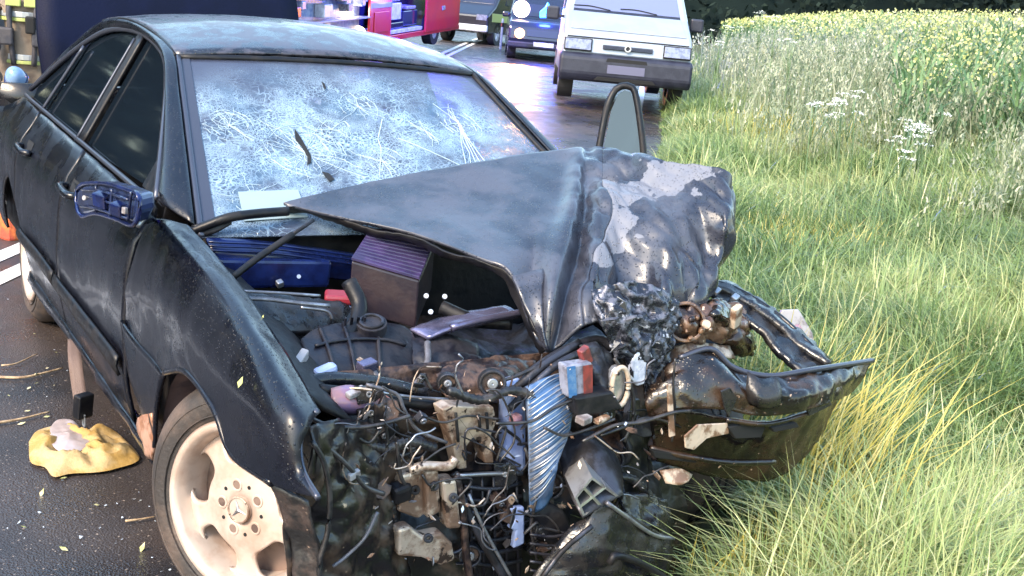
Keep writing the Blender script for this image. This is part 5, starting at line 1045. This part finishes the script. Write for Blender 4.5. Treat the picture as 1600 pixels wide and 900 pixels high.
REDV = mat('fire_engine_red', (.55, .015, .03), .3, c2=(.50, .012, .04), scale=2, coat=.4); DARKV = mat('dark_blue_vehicle_paint', (.006, .007, .020), .25, coat=.5); BLKGL = mat('dark_vehicle_glass', (.02, .025, .05), .08); HIVIS = mat('reflective_yellow_band', (.34, .38, .12), .4); GEAR = mat('equipment_box_grey', (.5, .52, .58), .4, c2=(.35, .36, .42), scale=9)
def lampm(name, c, st): return mat(name, c, .3, emit=(c, st))
WARM = lampm('lit_warm_headlamp', (1, .72, .46), 1.6); AMBER = lampm('lit_amber_lamp', (1, .52, .16), .55); BLUEL = lampm('lit_blue_beacon', (.03, .24, 1), .8); COOL = lampm('lit_white_work_lamp', (.9, .85, 1), .6)
def lamp(parent, loc, energy, col, r=.08, spot=None):
    L = bpy.data.lights.new('lamp_light', 'SPOT' if spot else 'POINT'); L.energy = energy; L.color = col; L.shadow_soft_size = r
    o = bpy.data.objects.new('lamp_light', L); COL.objects.link(o); o.parent = parent; o.location = loc
    if spot: L.spot_size = rad(70); L.spot_blend = .6; o.rotation_euler = Vector(spot).to_track_quat('-Z', 'Y').to_euler()
    return o
# white van
vb = k(972, 150, 'd', 16.3); vb.z = gz(vb.x, vb.y)*.5+vb.z*.5
to_cam = (CAM-vb); to_cam.z = 0; to_cam.normalize(); vu = Matrix.Rotation(rad(5), 3, 'Z') @ to_cam
van = empty('white_van', vb); tag(van, 'white van parked half on the verge, nose towards the wreck', 'van'); V_ = Frame(van, vb, vu)
# frame: u towards us, v = u x w (our left when facing it is +v?), w up
prof = [(-4.2, .35), (0, .35), (.05, .62), (0, .92), (-.10, 1.02), (-.75, 1.28), (-1.55, 1.92), (-1.8, 2.0), (-4.2, 2.0)]
V_.poly('body', prof, -.93, .93, VWHITE, bevel=.05, inset=lambda w: .14*max(0, w-1.2))
V_.poly('bumper', [(-.5, .28), (.10, .30), (.16, .40), (.15, .64), (.08, .70), (-.4, .68)], -.955, .955, VBUMP, bevel=.04)
V_.quad('bumper_groove', [(.152, -.30, .60), (.152, .30, .60), (.150, .28, .655), (.150, -.28, .655)], HOLE, t=.01)
V_.quad('number_plate', [(.166, -.27, .44), (.166, .27, .44), (.162, .27, .56), (.162, -.27, .56)], mat('blurred_plate', (.085, .085, .14), .6), t=.012)
V_.quad('lower_intake', [(.155, -.45, .33), (.155, .45, .33), (.160, .40, .385), (.160, -.40, .385)], HOLE, t=.01)
V_.quad('front_panel', [(.055, -.90, .71), (.055, .90, .71), (.012, .89, .905), (.012, -.89, .905)], VWHITE, t=.012, bevel=.004)
for sg in (-1, 1):
    V_.quad('lamp_frame', [(.066, sg*.915, .720), (.066, sg*.515, .720), (.031, sg*.515, .900), (.031, sg*.915, .900)][::sg], HOLE, t=.006, bevel=0)
    hl = V_.quad('headlamp', [(.075, sg*.90, .735), (.075, sg*.53, .735), (.040, sg*.53, .885), (.040, sg*.90, .885)][::sg], LENS, t=.02*1, bevel=.006)
    V_.quad('lamp_divider', [(.086, sg*.75, .74), (.086, sg*.735, .74), (.051, sg*.735, .88), (.051, sg*.75, .88)], VBUMP, hl, t=.004, bevel=0)
    V_.wheel(-.75, sg*.93, .31, TYRE2, RIM2, sg); V_.wheel(-3.6, sg*.93, .31, TYRE2, RIM2, sg)
    V_.box('door_mirror', (-1.05, sg*1.10, 1.22), (.10, .20, .20), VBUMP, bevel=.03); V_.box('mirror_arm', (-1.05, sg*.97, 1.18), (.05, .14, .05), VBUMP, bevel=.01)
    V_.quad('side_window', [(-1.0, sg*.935, 1.28), (-1.9, sg*.925, 1.28), (-1.9, sg*.855, 1.75), (-1.5, sg*.855, 1.75)][::sg], BLKGL, t=.01)
V_.quad('grille', [(.072, -.36, .775), (.072, .36, .775), (.060, .36, .835), (.060, -.36, .835)], VBUMP, t=.02)
for q in range(3): V_.quad('grille_slat', [(.085-.003*q, -.34, .785+.016*q), (.085-.003*q, .34, .785+.016*q), (.083-.003*q, .34, .792+.016*q), (.083-.003*q, -.34, .792+.016*q)], TRIMG, t=.006, bevel=0)
ring('badge', V_.p(.095, 0, .805), V_.u, .03, .048, .02, RIM2, van, 24); ring('badge_disc', V_.p(.092, 0, .805), V_.u, 0, .031, .015, DSTEEL, van, 20)
V_.quad('bonnet_panel', [(-.095, -.84, 1.035), (-.095, .84, 1.035), (-.735, .80, 1.283), (-.735, -.80, 1.283)], VWHITE, t=.012, bevel=.006)
V_.quad('windscreen', [(-.79, -.80, 1.32), (-.79, .80, 1.32), (-1.50, .72, 1.885), (-1.50, -.72, 1.885)], VANGL, t=.02)
V_.quad('bonnet_gap', [(.008, -.88, .912), (.008, .88, .912), (-.004, .88, .926), (-.004, -.88, .926)], HOLE, t=.004, bevel=0)
V_.quad('scuttle', [(-.735, -.80, 1.283), (-.735, .80, 1.283), (-.795, .80, 1.318), (-.795, -.80, 1.318)], VBUMP, t=.012, bevel=0)
for sg in (-.45, .25): tube('wiper', [V_.p(-.78, sg, 1.325), V_.p(-.83, sg+.3, 1.365), V_.p(-.82, sg+.55, 1.36)], .008, HOLE, van, 5)

# dark emergency car behind the van with its lamps on
eb = k(846, 100, 'd', 29); eb.z = gz(eb.x, eb.y); tc_ = CAM-eb; tc_.z = 0; eu = Matrix.Rotation(rad(3), 3, 'Z') @ tc_.normalized()
em = empty('emergency_car', eb); tag(em, 'dark emergency car with blue beacon and glaring headlamp behind the white van', 'car'); E_ = Frame(em, eb, eu)
E_.poly('body', [(-4.3, .3), (0, .3), (.06, .55), (0, .85), (-.15, .98), (-1.1, 1.08), (-1.9, 1.65), (-4.1, 1.68), (-4.3, 1.0)], -.92, .92, DARKV, bevel=.06, inset=lambda w: .2*max(0, w-1.0))
E_.quad('windscreen', [(-1.15, -.76, 1.13), (-1.15, .76, 1.13), (-1.84, .66, 1.60), (-1.84, -.66, 1.60)], BLKGL, t=.02)
E_.quad('grille', [(.07, -.45, .62), (.07, .45, .62), (.03, .45, .80), (.03, -.45, .80)], BLKGL, t=.02); E_.box('bumper', (.03, 0, .40), (.12, 1.84, .16), VBUMP, bevel=.04); E_.quad('number_plate', [(.10, -.26, .38), (.10, .26, .38), (.10, .26, .49), (.10, -.26, .49)], GEAR, t=.015)
for sg in (-1, 1): E_.wheel(-.8, sg*.90, .33, TYRE2, RIM2, sg); E_.wheel(-3.5, sg*.90, .33, TYRE2, RIM2, sg); E_.box('door_mirror', (-1.3, sg*1.0, 1.12), (.12, .2, .14), DARKV, bevel=.04)
lp = k(812, 52, 'd', 28.2)-eb; tp = k(815, 14, 'd', 29.2)-eb; bp = k(853, 18, 'd', 29.2)-eb
def bulb(name, c, r, mt, parent, axis, h): return ring(name, c, axis, 0, r, h, mt, parent, 20)
bulb('headlamp', lp, .13, AMBER, em, E_.u, .08); bulb('headlamp', E_.p(.06, -.66, .76) if E_.p(0, -.66, 0).dot(RGT) > 0 else E_.p(.06, .66, .76), .11, LENS, em, E_.u, .06)
o = bulb('search_lamp', tp, .22, WARM, em, E_.u, .12); tube('lamp_bracket', [tp-E_.u*.1, tp-E_.u*.25-Vector((0, 0, .15)), tp-E_.u*.4-Vector((0, 0, .3))], .03, VBUMP, em, 6)
o = mesh('blue_beacon', [bp+RGT*a*.16*(1 if b < .5 else .5)+UPV*(b-.4)*.42-E_.u*c for a, b in ((-1, 0), (1, 0), (1.2, .45), (.6, 1), (-.2, .7), (-1, .4)) for c in (0,)]+[bp+RGT*a*.16*(1 if b < .5 else .5)+UPV*(b-.4)*.42-E_.u*.12 for a, b in ((-1, 0), (1, 0), (1.2, .45), (.6, 1), (-.2, .7), (-1, .4))], [tuple(range(6)), tuple(range(11, 5, -1))]+[(i, i+6, (i+1) % 6+6, (i+1) % 6) for i in range(6)], BLUEL, em, False, bevel=.02)
dn = (CAM+Vector((0, 0, -2.4))-eb)
lamp(em, tp+E_.u*.3, 150, (1, .45, .12), .15, spot=dn); lamp(em, lp+E_.u*.3, 130, (1, .42, .10), .1, spot=dn); lamp(em, bp+E_.u*.4, 40, (.03, .06, 1), .15)

# red rescue vehicle, its side towards us
A_ = k(592, 66, 'd', 25); B_ = k(712, 45, 'd', 30.5); fu = B_-A_; Lr = fu.length; fo = Vector((A_.x, A_.y, gz(A_.x, A_.y)))
fv = empty('rescue_vehicle', fo); tag(fv, 'red rescue vehicle with an open side bay across the road', 'fire engine'); R_ = Frame(fv, fo, fu)
hb = A_.z-fo.z   # height of the skirt above the road
sgn = 1 if R_.p(0, 1, 0).dot(CAM-fo) > 0 else -1
def RB(name, u0, u1, w0, w1, mt, parent=None, v0=0, v1=.04, bevel=.01): return R_.box(name, ((u0+u1)/2, sgn*(v0+v1)/2, (w0+w1)/2), (abs(u1-u0), abs(v1-v0), abs(w1-w0)), mt, parent, bevel)
RB('chassis', -Lr*1.0, Lr*1.05, hb-.05, hb+.05, VBUMP, None, -1.9, -.10)
RB('far_wall', -Lr*1.0, Lr*1.05, hb, 2.6, REDV, None, -1.95, -1.9); RB('roof', -Lr*1.0, Lr*1.05, 2.6, 2.7, VWHITE, None, -1.95, .0); RB('inner_wall', -Lr, Lr*1.04, hb+.05, 2.6, BLKGL, None, -.75, -.7)
RB('side_panel', -.10*Lr, .13*Lr, hb, 2.6, REDV, None, -.05, 0); RB('side_panel', .98*Lr, 1.05*Lr, hb, 2.6, REDV, None, -.05, 0); RB('sliding_door', .53*Lr, 1.0*Lr, hb+.06, 2.5, REDV, None, .01, .06)
RB('skirt', -Lr, 1.05*Lr, hb-.02, hb+.10, REDV, None, -.05, .015); RB('white_stripe', -.10*Lr, .13*Lr, hb+.75, hb+.86, VWHITE, None, .002, .012); RB('locker_panel', -.06*Lr, .10*Lr, hb+.22, hb+.66, REDV, None, .004, .02)
sh = RB('bay_floor', .13*Lr, .53*Lr, hb+.12, hb+.20, GEAR, None, -.7, -.03)
for u0, u1, w0, w1, mt in ((.15, .30, .42, .80, GEAR), (.16, .28, .84, 1.1, WHITEP), (.33, .50, .25, .60, BLKGL), (.36, .48, .62, .70, WHITEP), (.15, .33, .22, .36, DARKV)): RB('equipment_box', u0*Lr, u1*Lr, hb+w0, hb+w1, mt, sh, -.55, -.12, .02)
RB('door_handle', .74*Lr, .78*Lr, hb+.55, hb+.66, WHITEP, None, .062, .085)
# open lockers towards the near end
lk = RB('locker_wall', -1.0*Lr, -.10*Lr, hb+.1, 2.6, BLUEW, None, -.30, -.25)
rl = random.Random(4)
for q in range(26):
    u0 = -rl.uniform(.14, .96)*Lr; w0 = hb+rl.uniform(.15, 1.5); RB('locker_gear', u0, u0+rl.uniform(.12, .5), w0, w0+rl.uniform(.08, .26), rl.choice([BLUEW, WHITEP, DARKV, BLKGL, GEAR, GEAR, REDV]), lk, -.24, -.02, .02)
for w_ in (.55, 1.05): RB('locker_shelf', -Lr, -.10*Lr, hb+w_, hb+w_+.04, VWHITE, lk, -.25, .01)
for px, py, r, mt in ((548, 20, .15, WARM), (560, 52, .16, WARM), (500, 40, .05, BLUEL), (512, 17, .06, BLUEL), (540, 40, .10, WARM), (478, 30, .04, BLUEL)):
    c = k(px, py, 'd', 24.3)-fo; bulb('locker_lamp', c, r, mt, fv, (CAM-fo).normalized(), .05)
lamp(fv, k(548, 22, 'd', 23.8)-fo, 14, (1, .7, .45), .1)
for u0 in (.70, -.78):
    R_.wheel(u0*Lr, sgn*-.02, .40, TYRE2, RIM2, sgn, .25); R_.wheel(u0*Lr, sgn*-1.9, .40, TYRE2, RIM2, -sgn, .25)
be = RB('roof_beacon', .1*Lr, .3*Lr, 2.72, 2.9, BLUEL, None, -1.4, -.3, .05); lamp(fv, R_.p(.2*Lr, sgn*.8, 3.0), 650, (.07, .05, 1), .2)
# dark van beyond it
db = k(738, 60, 'd', 35); db.z = gz(db.x, db.y); du = Matrix.Rotation(rad(-24), 3, 'Z') @ (CAM-db); du.z = 0
dv = empty('dark_van', db); tag(dv, 'dark blue van with a pale yellow side stripe beyond the red vehicle', 'van'); D_ = Frame(dv, db, du)
D_.poly('body', [(-4.5, .35), (0, .35), (.05, .9), (-.5, 1.2), (-1.3, 2.1), (-4.5, 2.2)], -.5, 1.35, DARKV, bevel=.06)
for v_ in (-.5, 1.35):
    so = -1 if v_ < 0 else 1; D_.wheel(-.8, v_, .36, TYRE2, RIM2, so); D_.wheel(-3.7, v_, .36, TYRE2, RIM2, so); D_.quad('side_stripe', [(-.25, v_+so*.012, .72), (-3.9, v_+so*.012, .72), (-3.9, v_+so*.012, .98), (-.25, v_+so*.012, .98)][::so], HIVIS, t=.01)
    D_.quad('side_window', [(-1.25, v_+so*.012, 1.25), (-2.4, v_+so*.012, 1.25), (-2.4, v_+so*.012, 1.9), (-1.5, v_+so*.012, 1.9)][::so], BLKGL, t=.01)
D_.quad('windscreen', [(-.55, -.38, 1.27), (-.55, 1.23, 1.27), (-1.25, 1.18, 2.02), (-1.25, -.33, 2.02)], BLKGL, t=.02); D_.quad('headlamp', [(.06, -.45, .75), (.06, -.1, .75), (.04, -.1, .92), (.04, -.45, .92)], LENS, t=.02); D_.quad('headlamp', [(.06, .95, .75), (.06, 1.3, .75), (.04, 1.3, .92), (.04, .95, .92)], LENS, t=.02); D_.box('bumper', (.05, .425, .5), (.12, 1.86, .2), GEAR, bevel=.04)
pc = k(785, 38, 'd', 33); pc.z = gz(pc.x, pc.y); mk = empty('marker_post', pc); tag(mk, 'white roadside marker post left of the emergency car', 'post')
box('post', (0, 0, .45), (.10, .05, .9), VWHITE, mk, bevel=.02, taper=.85); box('black_band', (0, 0, .72), (.104, .054, .12), HOLE, mk, bevel=.005); box('reflector', (.0, -.03, .72), (.05, .01, .08), REDP, mk, bevel=.003)

# ------------------------------------------------------------------ firefighters behind the car
SUIT = mat('sand_fire_suit', (.20, .155, .115), .8, c2=(.12, .09, .07), scale=7, bump=.3, bscale=40); SUITD = mat('dark_fire_suit', (.03, .03, .04), .7, c2=(.05, .045, .05), scale=8, bump=.3, bscale=40); SKIN = mat('skin', (.45, .26, .18), .5); SILV = mat('silver_reflective_tape', (.34, .36, .38), .3, .3); HELM = mat('pale_blue_helmet', (.14, .24, .42), .25, c2=(.20, .31, .48), scale=5); HRED = mat('red_helmet', (.45, .04, .03), .3); GLOVE = mat('work_glove', (.10, .07, .05), .8)
def person(base, face, label, suit, arm_l, arm_r, helm, lean=0.0):
    """base on the ground, face: unit vector the person looks along; arms given as (elbow, wrist) in (forward, left, up)"""
    f_ = Vector(face).normalized(); l_ = Vector((0, 0, 1)).cross(f_); o = empty('person', base); tag(o, label, 'person', 'firefighters behind the wreck')
    Q = lambda a, b, c: f_*(a+lean*max(0, c-.95))+l_*b+Vector((0, 0, c))
    J = [(0, 0, .95, .15), (0, 0, 1.12, .145), (0, 0, 1.32, .165), (0, 0, 1.46, .12), (0, 0, 1.54, .06), (.0, 0, 1.62, .055)]; E = [(0, 1), (1, 2), (2, 3), (3, 4), (4, 5)]
    for sg in (-1, 1):
        b0 = len(J); J += [(0, sg*.10, .90, .11), (.02, sg*.11, .50, .075), (-.02, sg*.12, .10, .055), (.02, sg*.12, .05, .05), (.14, sg*.13, .04, .04)]; E += [(0, b0), (b0, b0+1), (b0+1, b0+2), (b0+2, b0+3), (b0+3, b0+4)]
    for sg, (el, wr_) in ((1, arm_l), (-1, arm_r)):
        b0 = len(J); J += [(0, sg*.19, 1.42, .08), (*el, .062), (*wr_, .042)]; E += [(3, b0), (b0, b0+1), (b0+1, b0+2)]
    me = bpy.data.meshes.new('body'); me.from_pydata([Q(*j[:3]) for j in J], E, []); b = bpy.data.objects.new('body', me); COL.objects.link(b); b.parent = o; me.materials.append(suit)
    sk = b.modifiers.new('skin', 'SKIN'); sk.use_smooth_shade = True; layer = me.skin_vertices.new() if not me.skin_vertices else me.skin_vertices[0]
    for i, j in enumerate(J): me.skin_vertices[0].data[i].radius = (j[3], j[3])
    me.skin_vertices[0].data[0].use_root = True; ss = b.modifiers.new('sub', 'SUBSURF'); ss.levels = ss.render_levels = 2
    # head with face, helmet
    hc = Q(.02, 0, 1.70); v, f = [], []; n1, n2 = 16, 12
    for i in range(n2+1):
        t = math.pi*i/n2
        for j in range(n1):
            a = 2*math.pi*j/n1; d = f_*math.cos(a)*math.sin(t)*.098+l_*math.sin(a)*math.sin(t)*.076+Vector((0, 0, math.cos(t)*.118)); fr_ = max(0, math.cos(a))*math.sin(t)
            if fr_ > .96 and abs(t-1.72) < .3: d += f_*.025
            if fr_ > .7 and abs(t-1.45) < .14 and .2 < abs(math.sin(a)) < .6: d -= f_*.010
            v.append(hc+d)
    for i in range(n2):
        for j in range(n1): f.append((i*n1+j, i*n1+(j+1) % n1, (i+1)*n1+(j+1) % n1, (i+1)*n1+j))
    hd = mesh('head', v, f, SKIN, o)
    for sg in (-1, 1): ring('eye', hc+f_*.088+l_*sg*.032+Vector((0, 0, .012)), f_, 0, .010, .01, HOLE, hd, 10); ring('ear', hc+l_*sg*.080+Vector((0, 0, -.005)), l_*sg, .008, .026, .02, SKIN, hd, 12)
    tube('mouth', [hc+f_*.088+l_*a+Vector((0, 0, -.055)) for a in (-.022, 0, .022)], .005, REDP, hd, 6)
    v, f = [], []
    for i in range(8):
        t = math.pi*.56*i/7
        for j in range(20):
            a = 2*math.pi*j/20; q = .145+(.04 if i == 7 else 0); v.append(hc+Vector((0, 0, .02))+f_*math.cos(a)*math.sin(t)*q+l_*math.sin(a)*math.sin(t)*q*.9+Vector((0, 0, math.cos(t)*.15)))
    for i in range(7):
        for j in range(20): f.append((i*20+j, i*20+(j+1) % 20, (i+1)*20+(j+1) % 20, (i+1)*20+j))
    mesh('helmet', v, f, helm, o, True, .008)
    # reflective bands round chest, waist and arms
    def band(c, ax, r, wd, mt): ring('reflective_band', c+ax*wd/2, ax, r*.9, r, wd, mt, o, 28)
    up = Vector((0, 0, 1))
    band(Q(0, 0, 1.30), up, .168, .035, SILV); band(Q(0, 0, 1.268), up, .169, .022, HIVIS); band(Q(0, 0, 1.03), up, .152, .035, SILV); band(Q(0, 0, .998), up, .153, .022, HIVIS)
    for sg in (-1, 1):
        tube('harness_strap', [Q(.10, sg*.09, 1.47), Q(.175, sg*.08, 1.3), Q(.16, sg*.07, 1.1), Q(.14, sg*.06, .98)], .018, SUITD, o, 6, 14); box('pouch', Q(.17, sg*.10, 1.16), (.06, .09, .11), SUITD, o, (0, 0, math.atan2(f_.y, f_.x)), .012); box('vest_patch', Q(.165, sg*.055, 1.38), (.03, .09, .06), HIVIS, o, (0, 0, math.atan2(f_.y, f_.x)), .006)
    box('radio', Q(.19, .05, 1.24), (.04, .06, .11), HOLE, o, (0, 0, math.atan2(f_.y, f_.x)), .01)
    for sg in (-1, 1): band(Q(.0, sg*.115, .32), up, .085, .05, SILV)
    for sg, (el, wr_) in ((1, arm_l), (-1, arm_r)):
        A, Bq = Q(*el), Q(*wr_); ax = (Bq-A).normalized(); band(A.lerp(Bq, .6), ax, .058, .045, HIVIS); band(A.lerp(Bq, .40), ax, .062, .03, SILV)
        # gloved hand: palm and five curled fingers
        side = ax.cross(up); side = side.normalized() if side.length > .1 else l_; dn_ = ax.cross(side)
        J2 = [Bq, Bq+ax*.05, Bq+ax*.09]; R2 = [.034, .036, .032]; E2 = [(0, 1), (1, 2)]
        for q in range(4):
            b0 = len(J2); p0 = Bq+ax*.09+side*(q-1.5)*.021; Lf = (.068, .080, .075, .058)[q]; J2 += [p0, p0+ax*Lf*.6+dn_*.012, p0+ax*Lf*.9+dn_*.04]; R2 += [.011, .010, .008]; E2 += [(2, b0), (b0, b0+1), (b0+1, b0+2)]
        b0 = len(J2); J2 += [Bq+ax*.035+side*-.036, Bq+ax*.07+side*-.055+dn_*.02, Bq+ax*.095+side*-.05+dn_*.04]; R2 += [.014, .012, .010]; E2 += [(1, b0), (b0, b0+1), (b0+1, b0+2)]
        mh = bpy.data.meshes.new('gloved_hand'); mh.from_pydata(J2, E2, []); h_ = bpy.data.objects.new('gloved_hand', mh); COL.objects.link(h_); h_.parent = o; mh.materials.append(GLOVE)
        h_.modifiers.new('skin', 'SKIN').use_smooth_shade = True
        if not mh.skin_vertices: mh.skin_vertices.new()
        for i, r in enumerate(R2): mh.skin_vertices[0].data[i].radius = (r, r)
        mh.skin_vertices[0].data[0].use_root = True; s2 = h_.modifiers.new('sub', 'SUBSURF'); s2.levels = s2.render_levels = 1
    return o
def feet(px, d):
    p = k(px, 120, 'd', d); p.z = gz(p.x, p.y); return p
person(feet(44, 7.4), (.9, -.3, 0), 'person in sand coloured fire gear with reflective bands leaning in behind the boot', SUIT, ((.16, .28, 1.18), (.36, .22, 1.0)), ((.16, -.26, 1.16), (.36, -.16, .98)), HRED)
person(feet(-12, 8.3), (.75, .6, 0), 'person in sand and dark fire gear at the left picture edge', SUIT, ((.05, .30, 1.15), (.22, .30, .92)), ((.05, -.28, 1.15), (.20, -.25, .90)), HRED)
# the pale blue helmet somebody set down on the bag behind the car
hp = k(25, 122, 'd', 6.6); hx_ = empty('blue_helmet', hp); tag(hx_, 'pale blue helmet with a dark rim resting on the orange bag', 'helmet')
v, f = [], []
for i in range(9):
    t = math.pi*.55*i/8
    for j in range(24):
        a = 2*math.pi*j/24; v.append(Vector((math.cos(a)*math.sin(t)*.062, math.sin(a)*math.sin(t)*.055, math.cos(t)*.075)))
for i in range(8):
    for j in range(24): f.append((i*24+j, i*24+(j+1) % 24, (i+1)*24+(j+1) % 24, (i+1)*24+j))
o = mesh('shell', v, f, HELM, hx_, True, .006); tube('rim', [Vector((math.cos(a)*.066, math.sin(a)*.059, -.010)) for a in [2*math.pi*i/20 for i in range(21)]], .010, NAVY, hx_, 6, 42)
hx_.rotation_euler = (.5, .7, .3)
rgp = k(19, 122, 'd', 6.6); bgz = gz(rgp.x, rgp.y); rg = empty('rescue_bag', (rgp.x, rgp.y, bgz)); tag(rg, 'tall orange rescue bag standing behind the rear corner of the car', 'bag')
hh_ = rgp.z-bgz-.115
ORG = mat('orange_bag_cloth', (.60, .16, .04), .7, c2=(.42, .07, .04), scale=9, bump=.3)
bx_ = box('bag_body', (0, 0, hh_/2+.02), (.13, .15, hh_+.10), ORG, rg, (0, 0, .4), .04); tube('strap', [Vector((.07, -.05, .2)), Vector((.085, -.06, hh_*.6)), Vector((.06, -.05, hh_+.04))], .012, SILV, rg, 6); tube('carry_handle', [Vector((-.05, -.06, hh_+.03)), Vector((-.09, -.10, hh_+.0)), Vector((-.05, -.09, hh_-.10))], .010, HOLE, rg, 6)
